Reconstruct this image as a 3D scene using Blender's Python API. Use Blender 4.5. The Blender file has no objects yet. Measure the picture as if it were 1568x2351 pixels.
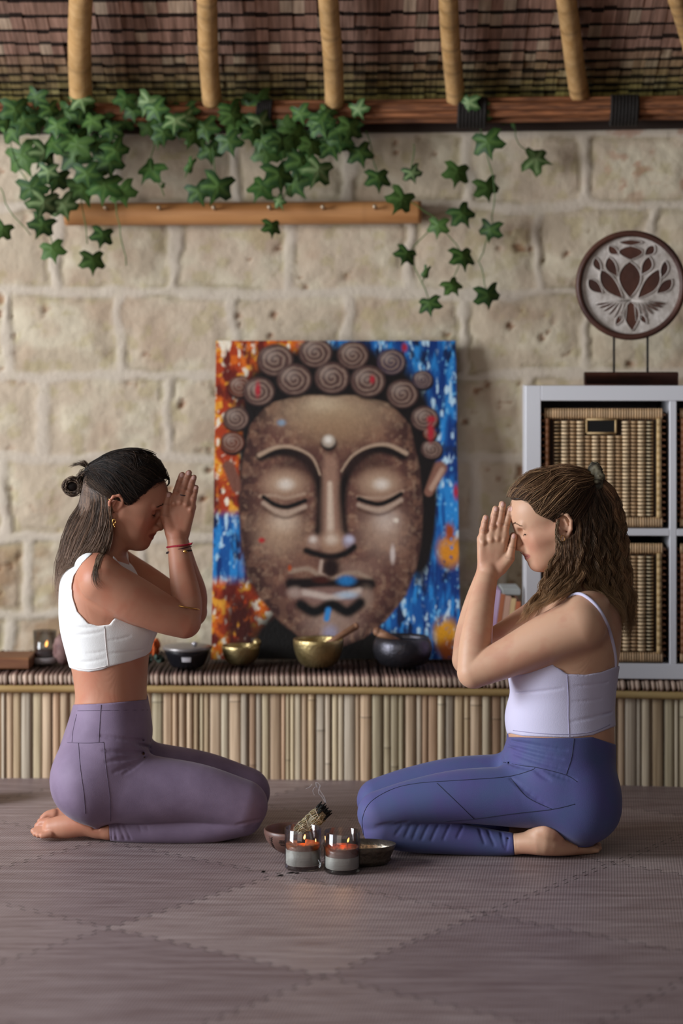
import bpy, math, random
import numpy as np
from mathutils import Vector, Matrix, Euler
random.seed(7); RNG = np.random.default_rng(11)
SC = bpy.context.scene; COL = SC.collection
PI = math.pi
# ---------------------------------------------------------------- camera geometry (1568x2351 frame)
F = 4590.0; HC = 1.10; CX = 784.0; HY = 870.0
def W(px, py, d): return ((px-CX)*d/F, d, HC-(py-HY)*d/F)
def dfloor(py): return F*HC/(py-HY)
def lin(c):
    if isinstance(c, str): c = [int(c[i:i+2], 16)/255 for i in (0, 2, 4)]
    return tuple(((x/12.92) if x <= .04045 else ((x+.055)/1.055)**2.4) for x in c[:3])
# ---------------------------------------------------------------- mesh builder
class MB:
    def __init__(s): s.v = []; s.f = []; s.c = []; s.cc = (1, 1, 1)
    def vert(s, p, c=None): s.v.append(tuple(p)); s.c.append(c or s.cc); return len(s.v)-1
    def add(s, vs, fs, c=None):
        n = len(s.v)
        for p in vs: s.vert(p, c)
        s.f += [tuple(i+n for i in f) for f in fs]
    def box(s, lo, hi, c=None, M=None, bev=0):
        x0, y0, z0 = lo; x1, y1, z1 = hi
        if bev <= 0:
            vs = [(x, y, z) for x in (x0, x1) for y in (y0, y1) for z in (z0, z1)]
            fs = [(0,1,3,2), (4,6,7,5), (0,4,5,1), (2,3,7,6), (0,2,6,4), (1,5,7,3)]
        else:
            b = min(bev, (x1-x0)/2.01, (y1-y0)/2.01, (z1-z0)/2.01); vs = []; idx = {}
            for i, (xa, xb) in enumerate(((x0, x0+b), (x1, x1-b))):
                for j, (ya, yb) in enumerate(((y0, y0+b), (y1, y1-b))):
                    for k, (za, zb) in enumerate(((z0, z0+b), (z1, z1-b))):
                        idx[i,j,k,0] = len(vs); vs.append((xa, yb, zb))
                        idx[i,j,k,1] = len(vs); vs.append((xb, ya, zb))
                        idx[i,j,k,2] = len(vs); vs.append((xb, yb, za))
            fs = []
            I = lambda i,j,k,a: idx[i,j,k,a]
            for i in (0,1): fs.append(tuple(I(i,j,k,0) for j,k in ((0,0),(0,1),(1,1),(1,0))))
            for j in (0,1): fs.append(tuple(I(i,j,k,1) for i,k in ((0,0),(1,0),(1,1),(0,1))))
            for k in (0,1): fs.append(tuple(I(i,j,k,2) for i,j in ((0,0),(0,1),(1,1),(1,0))))
            for j in (0,1):
                for k in (0,1): fs.append((I(0,j,k,1), I(1,j,k,1), I(1,j,k,2), I(0,j,k,2)))
            for i in (0,1):
                for k in (0,1): fs.append((I(i,0,k,0), I(i,1,k,0), I(i,1,k,2), I(i,0,k,2)))
            for i in (0,1):
                for j in (0,1): fs.append((I(i,j,0,0), I(i,j,1,0), I(i,j,1,1), I(i,j,0,1)))
            for i in (0,1):
                for j in (0,1):
                    for k in (0,1): fs.append((I(i,j,k,0), I(i,j,k,1), I(i,j,k,2)))
        if M is not None: vs = [tuple(M @ Vector(p)) for p in vs]
        s.add(vs, fs, c)
    def tube(s, path, rad, n=10, c=None, cap=True, flat=1.0, cols=None, up=None):
        path = [Vector(p) for p in path]; m = len(path)
        if not hasattr(rad, '__len__'): rad = [rad]*m
        t0 = (path[1]-path[0]).normalized()
        ref = Vector(up) if up else (Vector((0,0,1)) if abs(t0.z) < .9 else Vector((1,0,0)))
        base = len(s.v); nrm = None
        for i, p in enumerate(path):
            t = (path[min(i+1, m-1)]-path[max(i-1, 0)])
            t = t.normalized() if t.length > 1e-9 else t0
            if nrm is None: nrm = (ref - t*ref.dot(t)).normalized()
            else:
                nrm = nrm - t*nrm.dot(t); nrm = nrm.normalized() if nrm.length > 1e-6 else (ref-t*ref.dot(t)).normalized()
            b = t.cross(nrm)
            for k in range(n):
                a = 2*PI*k/n
                s.vert(p+nrm*math.cos(a)*rad[i]*flat+b*math.sin(a)*rad[i], cols[i] if cols else c)
        for i in range(m-1):
            for k in range(n):
                a = base+i*n+k; b2 = base+i*n+(k+1) % n
                s.f.append((a, b2, b2+n, a+n))
        if cap:
            s.f.append(tuple(base+k for k in reversed(range(n)))); s.f.append(tuple(base+(m-1)*n+k for k in range(n)))
    def lathe(s, prof, n=40, origin=(0,0,0), c=None, M=None, cols=None, sx=1, sy=1):
        base = len(s.v)
        for i, (r, z) in enumerate(prof):
            for k in range(n):
                a = 2*PI*k/n; p = Vector((r*math.cos(a)*sx, r*math.sin(a)*sy, z))
                if M is not None: p = M @ p
                s.vert((p.x+origin[0], p.y+origin[1], p.z+origin[2]), cols[i] if cols else c)
        for i in range(len(prof)-1):
            for k in range(n):
                a = base+i*n+k; b = base+i*n+(k+1) % n
                s.f.append((a, b, b+n, a+n))
        if prof[0][0] > 1e-6: s.f.append(tuple(base+k for k in reversed(range(n))))
        if prof[-1][0] > 1e-6: s.f.append(tuple(base+(len(prof)-1)*n+k for k in range(n)))
    def prism(s, poly, y0, y1, c=None, M=None):   # polygon in XZ, extruded along Y
        n = len(poly)
        vs = [(x, y0, z) for x, z in poly]+[(x, y1, z) for x, z in poly]
        fs = [tuple(range(n)), tuple(range(2*n-1, n-1, -1))]+[(i, i+n, (i+1) % n+n, (i+1) % n) for i in range(n)]
        if M is not None: vs = [tuple(M @ Vector(p)) for p in vs]
        s.add(vs, fs, c)
    def blob(s, ctr, r, n=12, m=8, c=None, jit=0, M=None):
        base = len(s.v)
        if not hasattr(r, '__len__'): r = (r, r, r)
        for i in range(m+1):
            th = PI*i/m
            for k in range(n):
                a = 2*PI*k/n; j = 1+random.uniform(-jit, jit)
                p = Vector((r[0]*math.sin(th)*math.cos(a)*j, r[1]*math.sin(th)*math.sin(a)*j, r[2]*math.cos(th)*j))
                if M is not None: p = M @ p
                s.vert((ctr[0]+p.x, ctr[1]+p.y, ctr[2]+p.z), c)
        for i in range(m):
            for k in range(n):
                a = base+i*n+k; b = base+i*n+(k+1) % n
                s.f.append((a, a+n, b+n, b))
    def build(s, name, mat, parent=None, smooth=True, kind=None, base=None, ang=None):
        v = np.array(s.v, dtype=np.float32); c = np.array(s.c, dtype=np.float32)
        return mkobj(name, v, s.f, mat, parent, smooth, c, kind, base, ang)
def mkobj(name, v, f, mat, parent=None, smooth=True, c=None, kind=None, base=None, ang=None):
    me = bpy.data.meshes.new(name)
    org = np.zeros(3)
    root = parent
    while root is not None:
        org += np.array(root.location); root = root.parent
    if base is not None: org = np.array(base)
    v = np.asarray(v, dtype=np.float32)-org.astype(np.float32)
    if isinstance(f, np.ndarray):
        nf = len(f); k = f.shape[1]
        me.vertices.add(len(v)); me.vertices.foreach_set('co', v.ravel())
        me.loops.add(nf*k); me.loops.foreach_set('vertex_index', f.ravel().astype(np.int32))
        me.polygons.add(nf); me.polygons.foreach_set('loop_start', np.arange(0, nf*k, k, dtype=np.int32))
        me.update(calc_edges=True)
    else:
        me.from_pydata([tuple(p) for p in v.tolist()], [], f); me.update()
    if c is not None:
        at = me.color_attributes.new('Col', 'FLOAT_COLOR', 'POINT')
        cc = np.ones((len(v), 4), dtype=np.float32); cc[:, :3] = c
        at.data.foreach_set('color', cc.ravel())
    if smooth:
        me.polygons.foreach_set('use_smooth', np.ones(len(me.polygons), dtype=bool))
        if ang: 
            try: me.set_sharp_from_angle(angle=math.radians(ang))
            except Exception: pass
    if not isinstance(mat, (list, tuple)): mat = [mat]
    for m in mat: me.materials.append(m)
    o = bpy.data.objects.new(name, me); COL.objects.link(o)
    if parent is not None: o.parent = parent
    if base is not None: o.location = base
    if kind: o['kind'] = kind
    return o
def tag(o, label, cat, group=None):
    o['label'] = label; o['category'] = cat
    if group: o['group'] = group
    return o
def thing(name, label, cat, loc=(0,0,0), group=None, rotz=0):
    o = bpy.data.objects.new(name, None); COL.objects.link(o)
    o.location = loc; o.empty_display_size = .05; o.rotation_euler = (0, 0, rotz)
    return tag(o, label, cat, group)
def dup(root, loc, label, rotz=None):
    r = root.copy(); COL.objects.link(r); r.location = loc; r['label'] = label
    if rotz is not None: r.rotation_euler = (0, 0, rotz)
    for ch in list(root.children):
        c = ch.copy(); COL.objects.link(c); c.parent = r
        for g in list(ch.children):
            d = g.copy(); COL.objects.link(d); d.parent = c
    return r
# ---------------------------------------------------------------- numpy noise
def vnoise(x, y, seed=0):
    xi = np.floor(x).astype(np.int64); yi = np.floor(y).astype(np.int64); fx = x-xi; fy = y-yi
    fx = fx*fx*(3-2*fx); fy = fy*fy*(3-2*fy)
    def h(a, b):
        n = (a*374761393+b*668265263+seed*982451653) & 0xffffffff
        n = ((n ^ (n >> 13))*1274126177) & 0xffffffff
        return ((n ^ (n >> 16)) & 0xffff)/65535.0
    return (h(xi, yi)*(1-fx)+h(xi+1, yi)*fx)*(1-fy)+(h(xi, yi+1)*(1-fx)+h(xi+1, yi+1)*fx)*fy
def fbm(x, y, seed=0, o=4):
    r = 0; a = .5; t = 0
    for i in range(o):
        r = r+a*vnoise(x*2**i, y*2**i, seed+i*17); t += a; a *= .5
    return r/t
def sstep(a, b, x):
    t = np.clip((x-a)/(b-a), 0, 1); return t*t*(3-2*t)
# ---------------------------------------------------------------- materials
MATS = {}
def M_(name, col, rough=.6, metal=0, col2=None, nscale=8, nstretch=(1,1,1), ncon=(.35,.65), bump=0, bscale=60,
       bstretch=(1,1,1), attr=False, spec=.5, sss=0, trans=0, ior=1.45, emis=None, estr=0, sheen=0, coat=0,
       bump2=0, b2scale=300, aniso=0, rvar=0, alpha=None):
    m = bpy.data.materials.new(name); m.use_nodes = True; nt = m.node_tree; N = nt.nodes; L = nt.links
    b = N['Principled BSDF']; b.inputs['Roughness'].default_value = rough; b.inputs['Metallic'].default_value = metal
    b.inputs['Specular IOR Level'].default_value = spec; b.inputs['IOR'].default_value = ior
    c1 = (*lin(col), 1)
    tc = N.new('ShaderNodeTexCoord')
    def noise(sc, st, detail=5):
        mp = N.new('ShaderNodeMapping'); mp.inputs['Scale'].default_value = st; L.new(tc.outputs['Object'], mp.inputs['Vector'])
        n = N.new('ShaderNodeTexNoise'); n.inputs['Scale'].default_value = sc; n.inputs['Detail'].default_value = detail
        L.new(mp.outputs[0], n.inputs['Vector']); return n
    out = None
    if col2 is not None:
        n = noise(nscale, nstretch); r = N.new('ShaderNodeValToRGB')
        r.color_ramp.elements[0].position = ncon[0]; r.color_ramp.elements[1].position = ncon[1]
        r.color_ramp.elements[0].color = c1; r.color_ramp.elements[1].color = (*lin(col2), 1)
        L.new(n.outputs['Fac'], r.inputs['Fac']); out = r.outputs['Color']
    if attr:
        a = N.new('ShaderNodeAttribute'); a.attribute_name = 'Col'
        if out is None and col == 'ffffff': out = a.outputs['Color']
        else:
            mx = N.new('ShaderNodeMix'); mx.data_type = 'RGBA'; mx.blend_type = 'MULTIPLY'; mx.inputs[0].default_value = 1
            if out is not None: L.new(out, mx.inputs[6])
            else: mx.inputs[6].default_value = c1
            L.new(a.outputs['Color'], mx.inputs[7]); out = mx.outputs[2]
    if out is not None: L.new(out, b.inputs['Base Color'])
    else: b.inputs['Base Color'].default_value = c1
    last = None
    for st, sc, stretch in ((bump, bscale, bstretch), (bump2, b2scale, (1,1,1))):
        if st:
            n = noise(sc, stretch, 4); bp = N.new('ShaderNodeBump'); bp.inputs['Strength'].default_value = min(1, st)
            bp.inputs['Distance'].default_value = .004*max(1, st)
            L.new(n.outputs['Fac'], bp.inputs['Height'])
            if last: L.new(last.outputs[0], bp.inputs['Normal'])
            last = bp
    if last: L.new(last.outputs[0], b.inputs['Normal'])
    if sss: 
        b.inputs['Subsurface Weight'].default_value = sss; b.inputs['Subsurface Scale'].default_value = .012
        b.inputs['Subsurface Radius'].default_value = (1, .35, .2)
    if trans: b.inputs['Transmission Weight'].default_value = trans
    if emis: b.inputs['Emission Color'].default_value = (*lin(emis), 1); b.inputs['Emission Strength'].default_value = estr
    if sheen: b.inputs['Sheen Weight'].default_value = sheen; b.inputs['Sheen Roughness'].default_value = .4
    if coat: b.inputs['Coat Weight'].default_value = coat; b.inputs['Coat Roughness'].default_value = .15
    if aniso: b.inputs['Anisotropic'].default_value = aniso
    if alpha is not None: b.inputs['Alpha'].default_value = alpha
    MATS[name] = m; return m
# ---------------------------------------------------------------- camera
cam = bpy.data.cameras.new('camera'); co = bpy.data.objects.new('camera', cam); COL.objects.link(co)
co.location = (0, 0, HC); co.rotation_euler = (PI/2, 0, 0)
cam.sensor_fit = 'VERTICAL'; cam.sensor_height = 36; cam.sensor_width = 24; cam.lens = 36*F/2351
cam.shift_y = -(2351/2-HY)/2351; cam.clip_end = 60; cam.clip_start = .05
cam.dof.use_dof = True; cam.dof.focus_distance = 4.62; cam.dof.aperture_fstop = 1.9; cam.dof.aperture_blades = 0
SC.camera = co
SC.view_settings.view_transform = 'Standard'; SC.view_settings.look = 'None'; SC.view_settings.gamma = 1
SC.view_settings.use_curve_mapping = False; SC.view_settings.exposure = 0.0
cy = SC.cycles; cy.max_bounces = 7; cy.diffuse_bounces = 3; cy.glossy_bounces = 3; cy.transmission_bounces = 7
cy.caustics_reflective = False; cy.caustics_refractive = False; cy.sample_clamp_indirect = 4
cy.use_adaptive_sampling = True; cy.adaptive_threshold = .04
cy.use_denoising = True
# ---------------------------------------------------------------- light: open left side of the pavilion, plus an added soft fill from behind camera
w = bpy.data.worlds.new('world'); SC.world = w; w.use_nodes = True
nt = w.node_tree; bg = nt.nodes['Background']
tcw = nt.nodes.new('ShaderNodeTexCoord'); sp = nt.nodes.new('ShaderNodeSeparateXYZ'); rp = nt.nodes.new('ShaderNodeValToRGB')
nt.links.new(tcw.outputs['Generated'], sp.inputs[0]); nt.links.new(sp.outputs['Z'], rp.inputs['Fac'])
rp.color_ramp.elements[0].position = 0; rp.color_ramp.elements[0].color = (.30, .25, .20, 1)
rp.color_ramp.elements[1].position = .5; rp.color_ramp.elements[1].color = (.62, .66, .74, 1)
nt.links.new(rp.outputs[0], bg.inputs['Color']); bg.inputs['Strength'].default_value = .15
def area(name, loc, target, sx, sy, energy, col):
    l = bpy.data.lights.new(name, 'AREA'); l.shape = 'RECTANGLE'; l.size = sx; l.size_y = sy; l.energy = energy; l.color = col
    o = bpy.data.objects.new(name, l); COL.objects.link(o); o.location = loc
    o.rotation_euler = (Vector(target)-Vector(loc)).to_track_quat('-Z', 'Y').to_euler(); return o
area('daylight_left', (-3.9, 3.55, 1.5), (0, 5.2, .8), 1.9, 1.9, 260, (.88, .94, 1.0))
area('fill_front', (-1.6, .2, 2.1), (0, 5.8, 1.1), 2.4, 1.6, 30, (1.0, .93, .84))  # unseen fill lamp, added to brighten the wall
# ================================================================ ROOM
def dB(X): return 5.51-(X+.9)**2/28.0
def dW(X): return 5.99-(X+.9)**2/28.0
BT = .292
# ---- floor of interlocking foam mats
def floor_material():
    m = bpy.data.materials.new('foam_mats'); m.use_nodes = True; nt = m.node_tree; N = nt.nodes; L = nt.links
    b = N['Principled BSDF']; b.inputs['Roughness'].default_value = .5; b.inputs['Specular IOR Level'].default_value = .42
    tc = N.new('ShaderNodeTexCoord')
    def math_(op, a, b_=None, c=None):
        n = N.new('ShaderNodeMath'); n.operation = op
        for i, x in enumerate((a, b_, c)):
            if x is None: continue
            if isinstance(x, (int, float)): n.inputs[i].default_value = x
            else: L.new(x, n.inputs[i])
        return n.outputs[0]
    sp = N.new('ShaderNodeSeparateXYZ'); L.new(tc.outputs['Object'], sp.inputs[0])
    nz = N.new('ShaderNodeTexNoise'); nz.inputs['Scale'].default_value = 3; L.new(tc.outputs['Object'], nz.inputs['Vector'])
    x = math_('ADD', sp.outputs[0], .139); y = math_('SUBTRACT', sp.outputs[1], 4.437)
    S = .54
    wob = math_('MULTIPLY', math_('SUBTRACT', nz.outputs['Fac'], .5), .02)
    U = math_('ADD', math_('DIVIDE', math_('ADD', math_('MULTIPLY', x, .602), math_('MULTIPLY', y, .799)), S), wob)
    V = math_('ADD', math_('DIVIDE', math_('SUBTRACT', math_('MULTIPLY', x, .799), math_('MULTIPLY', y, .602)), S), wob)
    def tooth(t):   # flattened sine teeth
        sn = math_('SINE', math_('MULTIPLY', t, 2*PI*13))
        return math_('MULTIPLY', math_('MINIMUM', math_('MAXIMUM', math_('MULTIPLY', sn, 3), -1), 1), .0155)
    U2 = math_('ADD', math_('ADD', U, tooth(V)), 50); V2 = math_('ADD', math_('ADD', V, tooth(U)), 50)
    def edge(t):
        fr = math_('FRACT', t); return math_('MINIMUM', fr, math_('SUBTRACT', 1, fr))
    e = math_('MINIMUM', edge(U2), edge(V2))
    mr = N.new('ShaderNodeMapRange'); mr.inputs['From Min'].default_value = .0012; mr.inputs['From Max'].default_value = .0042; L.new(e, mr.inputs['Value'])
    seam = mr.outputs[0]
    cmb = N.new('ShaderNodeCombineXYZ'); L.new(math_('FLOOR', U2), cmb.inputs[0]); L.new(math_('FLOOR', V2), cmb.inputs[1])
    wn = N.new('ShaderNodeTexWhiteNoise'); wn.noise_dimensions = '2D'; L.new(cmb.outputs[0], wn.inputs['Vector'])
    # wood-look streaks printed across the mats
    mp = N.new('ShaderNodeMapping'); mp.inputs['Scale'].default_value = (1.6, 15, 1); mp.inputs['Rotation'].default_value = (0, 0, .12)
    L.new(tc.outputs['Object'], mp.inputs['Vector'])
    st = N.new('ShaderNodeTexNoise'); st.inputs['Scale'].default_value = 3.2; st.inputs['Detail'].default_value = 6; st.inputs['Roughness'].default_value = .65
    L.new(mp.outputs[0], st.inputs['Vector'])
    r = N.new('ShaderNodeValToRGB'); r.color_ramp.elements[0].position = .36; r.color_ramp.elements[1].position = .66
    r.color_ramp.elements[0].color = (*lin('83706f'), 1); r.color_ramp.elements[1].color = (*lin('aa9b9a'), 1)
    L.new(st.outputs['Fac'], r.inputs['Fac'])
    r2 = N.new('ShaderNodeValToRGB'); r2.color_ramp.elements[0].color = (.76, .70, .72, 1); r2.color_ramp.elements[1].color = (1.12, 1.08, 1.04, 1)
    L.new(wn.outputs['Value'], r2.inputs['Fac'])
    mx = N.new('ShaderNodeMix'); mx.data_type = 'RGBA'; mx.blend_type = 'MULTIPLY'; mx.inputs[0].default_value = 1
    L.new(r.outputs[0], mx.inputs[6]); L.new(r2.outputs[0], mx.inputs[7])
    # fine woven dimples
    P = .0076
    ga = math_('SINE', math_('MULTIPLY', math_('ADD', sp.outputs[0], math_('MULTIPLY', sp.outputs[1], .35)), 2*PI/P))
    gb = math_('SINE', math_('MULTIPLY', math_('SUBTRACT', sp.outputs[1], math_('MULTIPLY', sp.outputs[0], .35)), 2*PI/.015))
    g = math_('MULTIPLY', ga, gb)
    gm = N.new('ShaderNodeMapRange'); gm.inputs['From Min'].default_value = -1; gm.inputs['To Min'].default_value = .55; gm.inputs['To Max'].default_value = 1.22; L.new(g, gm.inputs['Value'])
    sm = math_('MULTIPLY', math_('ADD', math_('MULTIPLY', seam, .8), .2), gm.outputs[0])
    mx2 = N.new('ShaderNodeMix'); mx2.data_type = 'RGBA'; mx2.blend_type = 'MULTIPLY'; mx2.inputs[0].default_value = 1
    L.new(mx.outputs[2], mx2.inputs[6]); L.new(sm, mx2.inputs[7]); L.new(mx2.outputs[2], b.inputs['Base Color'])
    hgt = math_('ADD', math_('MULTIPLY', g, .3), math_('MULTIPLY', seam, 2.5))
    bp = N.new('ShaderNodeBump'); bp.inputs['Strength'].default_value = .55; bp.inputs['Distance'].default_value = .0011; L.new(hgt, bp.inputs['Height'])
    L.new(bp.outputs[0], b.inputs['Normal'])
    return m
mb = MB(); mb.box((-3, .3, -.03), (3, 6.15, 0)); mb.build('floor', floor_material(), smooth=False, kind='structure')
# ---- limestone block wall with smeared pale mortar
def px2wall(px): 
    X = (px-CX)*5.97/F
    for _ in range(3): X = (px-CX)*dW(X)/F
    return X
def py2wall(py, X=0): return HC-(py-HY)*dW(X)/F
rows = [(-900,-550), (-550,-290), (-290,-90), (-90,112), (112,302), (302,474), (474,672), (672,862), (862,1048), (1048,1232), (1232,1405), (1405,1600), (1600,1800)]
joints = {4: [60,330,600,860,1130,1400], 5: [-60,265,545,800,1070,1342,1600], 6: [-130,130,402,668,938,1232,1498,1760], 7: [-250,12,275,537,800,1068,1345,1610],
          8: [-160,98,385,650,930,1210,1480,1740], 9: [-260,8,300,560,820,1085,1340,1600], 10: [-160,60,330,610,870,1150,1420], 11: [-250,20,240,520,790,1050,1330]}
nx, nz = 640, 330
gx = np.linspace(-2.6, 2.6, nx); gz = np.linspace(0, 2.55, nz); GX, GZ = np.meshgrid(gx, gz)
D0 = dW(GX); PXs = GX*F/D0+CX; PYs = HY+(HC-GZ)*F/D0
wx = PXs+(fbm(PXs/60, PYs/60, 3)-.5)*34; wy = PYs+(fbm(PXs/90, PYs/70, 9)-.5)*30
# distance to block edges
dist = np.full(PXs.shape, 1e3); bid = np.zeros(PXs.shape)
for i, (t, bt) in enumerate(rows):
    inr = (wy >= t) & (wy < bt)
    js = joints.get(i, [o+(i % 2)*135 for o in range(-1200, 2900, 270)])
    js = sorted(js); 
    while js[0] > -1300: js = [js[0]-268]+js
    while js[-1] < 3000: js = js+[js[-1]+268]
    js = np.array(js)
    k = np.searchsorted(js, wx)-1
    dl = wx-js[np.clip(k, 0, len(js)-1)]; dr = js[np.clip(k+1, 0, len(js)-1)]-wx
    ddx = np.minimum(dl, dr); ddy = np.minimum(wy-t, bt-wy)
    # rounded-corner distance
    R = 16.0; ax = np.maximum(R-ddx, 0); ay = np.maximum(R-ddy, 0)
    d = np.where((ax > 0) & (ay > 0), R-np.sqrt(ax*ax+ay*ay), np.minimum(ddx, ddy))
    dist = np.where(inr, d, dist); bid = np.where(inr, k*7.13+i*3.7, bid)
wv = 8+8*fbm(PXs/110, PYs/110, 31)
mort = 1-sstep(wv-5, wv+5, dist)
crease = np.exp(-((dist-wv-3)/4.5)**2)*sstep(.42, .62, fbm(PXs/95, PYs/95, 55))
rough1 = fbm(PXs/14, PYs/14, 5, 4)-.5; rough2 = fbm(PXs/45, PYs/40, 8, 3)-.5
pit = sstep(.70, .80, fbm(PXs/26, PYs/22, 77, 3))*sstep(.5, .66, fbm(PXs/150, PYs/120, 78, 2))*(1-mort)
hh = (1-mort)*(rough1*.005+rough2*.006)+mort*(.003+rough2*.004)-crease*.006-pit*.010+.005*sstep(20, 60, dist)
YY = D0-hh
base = np.array(lin('bfac96'))[None, None, :]*np.ones(PXs.shape+(1,))
bt_ = np.floor(bid*10) % 7/7.0
def mixc(A, col, m_): return A*(1-m_[..., None])+np.array(lin(col))[None, None, :]*m_[..., None]
base = mixc(base, 'b4a48c', np.clip(bt_*.7, 0, 1)); base = mixc(base, 'c8baa2', sstep(.45, .7, fbm(PXs/80, PYs/60, 21)))
base = mixc(base, 'ad937c', sstep(.55, .75, fbm(PXs/120, PYs/90, 41))*.6)
base = mixc(base, 'a99a6e', sstep(.56, .7, fbm(PXs/30, PYs/30, 44))*.45)
base = mixc(base, 'c6b8a8', mort*.75)
base = mixc(base, '84583c', pit*.75)
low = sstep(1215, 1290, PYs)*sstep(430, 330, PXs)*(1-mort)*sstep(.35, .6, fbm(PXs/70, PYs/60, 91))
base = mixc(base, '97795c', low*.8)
base = mixc(base, '95876c', crease*.6)
red = sstep(.60, .72, fbm(PXs/34, PYs/30, 65))*sstep(1300, 1450, PXs)*sstep(500, 420, PYs)
base = mixc(base, 'a5735a', red*.6)
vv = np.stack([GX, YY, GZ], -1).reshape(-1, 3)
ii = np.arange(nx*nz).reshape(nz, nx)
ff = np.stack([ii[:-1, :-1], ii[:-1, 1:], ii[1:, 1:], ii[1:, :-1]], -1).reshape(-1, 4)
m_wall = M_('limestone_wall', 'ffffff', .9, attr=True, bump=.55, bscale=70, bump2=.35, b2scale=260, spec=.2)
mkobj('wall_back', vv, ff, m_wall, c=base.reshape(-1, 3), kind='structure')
# ---- thatch ceiling: overlapping rows of reed shingles, seen from below
mb = MB()
def uof(y): # ceiling slope z = 1.90+.7u at depth 5.93-u ; which u shows at picture row y
    k = (HY-y)/F; return (k*5.93-.80)/(.7+k)
ys = [236, 222, 206, 188, 168, 145, 118, 88, 54, 18, -20, -60, -102, -146, -192, -240, -290, -342, -396, -452, -510, -570, -632]
us = [-.07]+[uof(y) for y in ys]
tr = random.Random(5)
for k in range(len(us)-1):
    u0, u1 = us[k], us[k+1]
    n = 150; xs = np.linspace(-2.6, 2.6, n+1)
    for i in range(n):
        xa, xb = xs[i], xs[i+1]
        da = (5.93-(xa+.9)**2/28); db = (5.93-(xb+.9)**2/28)
        sh = tr.uniform(.72, 1.2); eave_lit = max(0, 1-k/6.0)
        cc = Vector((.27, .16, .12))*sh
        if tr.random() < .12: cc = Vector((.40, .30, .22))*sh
        cc = cc.lerp(Vector((.26, .24, .06))*sh*(.6+.7*tr.random()), eave_lit*.8)  # rows near the wall tinted green, painted light through the eave
        za = 1.925+.7*u0; zb = 1.925+.7*u1; j = tr.uniform(-.006, .006); lip = -.008+tr.uniform(-.003, .003)
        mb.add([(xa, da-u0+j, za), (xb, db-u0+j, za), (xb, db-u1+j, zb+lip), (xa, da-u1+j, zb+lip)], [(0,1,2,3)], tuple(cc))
        mb.add([(xa, da-u1+j, zb+lip), (xb, db-u1+j, zb+lip), (xb, db-u1+j+.001, zb+.03), (xa, da-u1+j+.001, zb+.03)], [(0,1,2,3)], tuple(cc*.06))  # near-black riser colour, painted shade of the gap between rows
m_th = M_('thatch', 'ffffff', .9, attr=True, bump=.6, bscale=8, bstretch=(12, 1, 1), spec=.15)
nt = m_th.node_tree; 
# reed streaks
N = nt.nodes; L = nt.links; tc = N.new('ShaderNodeTexCoord'); mp = N.new('ShaderNodeMapping'); mp.inputs['Scale'].default_value = (75, 5, 5)
n1 = N.new('ShaderNodeTexNoise'); n1.inputs['Scale'].default_value = 1.1; n1.inputs['Detail'].default_value = 3
L.new(tc.outputs['Object'], mp.inputs[0]); L.new(mp.outputs[0], n1.inputs['Vector'])
rr = N.new('ShaderNodeValToRGB'); rr.color_ramp.elements[0].position = .36; rr.color_ramp.elements[1].position = .62
rr.color_ramp.elements[0].color = (.7, .66, .64, 1); rr.color_ramp.elements[1].color = (1.25, 1.22, 1.2, 1)
mx = N.new('ShaderNodeMix'); mx.data_type = 'RGBA'; mx.blend_type = 'MULTIPLY'; mx.inputs[0].default_value = 1
at = [n for n in N if n.type == 'ATTRIBUTE'][0]; pb = N['Principled BSDF']
L.new(n1.outputs['Fac'], rr.inputs[0]); L.new(at.outputs['Color'], mx.inputs[6]); L.new(rr.outputs[0], mx.inputs[7]); L.new(mx.outputs[2], pb.inputs['Base Color'])
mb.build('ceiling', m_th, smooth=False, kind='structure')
# ---- reed-bundle wall plate beam with dark lashings
m_reed = M_('reed_beam', '9a5f3c', .7, col2='4e2a1a', nscale=5, nstretch=(.4, 26, 26), bump=.8, bscale=6, bstretch=(.4, 30, 30))
m_dark = M_('dark_lashing', '1c1612', .85, bump=.6, bscale=120)
m_bam = M_('bamboo_pole', 'c6a070', .5, col2='a8804e', nscale=9, nstretch=(5, 5, 1), ncon=(.3, .75), attr=True, bump=.2, bscale=50, bstretch=(3, 3, .5))
beam = thing('roof_beam', 'bundled brown reed beam running along the top of the stone wall', 'beam', (0, 5.8, 1.84))
mb = MB(); br = random.Random(3)
for k in range(26):
    r0 = br.uniform(.006, .011); a = br.uniform(0, 2*PI); q = math.sqrt(br.random()); yo = .032*q*math.cos(a); zo = .030*q*math.sin(a)
    pts = []
    for i in range(25):
        X = -2.5+5*i/24; pts.append((X, dW(X)-.135+yo, 1.872+zo+.006*math.sin(X*1.3+1)+.002*math.sin(i*1.7+k)))
    s_ = br.uniform(.6, 1.2); mb.tube(pts, r0, 6, (s_, s_, s_))
m_reed2 = M_('reed_strand', 'a5673f', .7, col2='633a22', nscale=7, nstretch=(.5, 20, 20), attr=True, bump=.5, bscale=8, bstretch=(.5, 30, 30))
mb.build('reed_bundle', m_reed2, beam)
for a, b2 in ((1050, 1115), (1393, 1455), (590, 625), (-180, -120)):
    mb = MB()
    x0 = (a-CX)*5.82/F; x1 = (b2-CX)*5.82/F; nn = 8
    for i in range(nn):
        X = x0+(x1-x0)*(i+.5)/nn
        mb.tube([(X+.003*math.sin(t*1.3), dW(X)-.135+.043*math.cos(t), 1.872+.041*math.sin(t)) for t in np.linspace(0, 2*PI, 17)], (x1-x0)/nn*.62, 6)
    mb.build('lashing', m_dark, beam)
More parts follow.
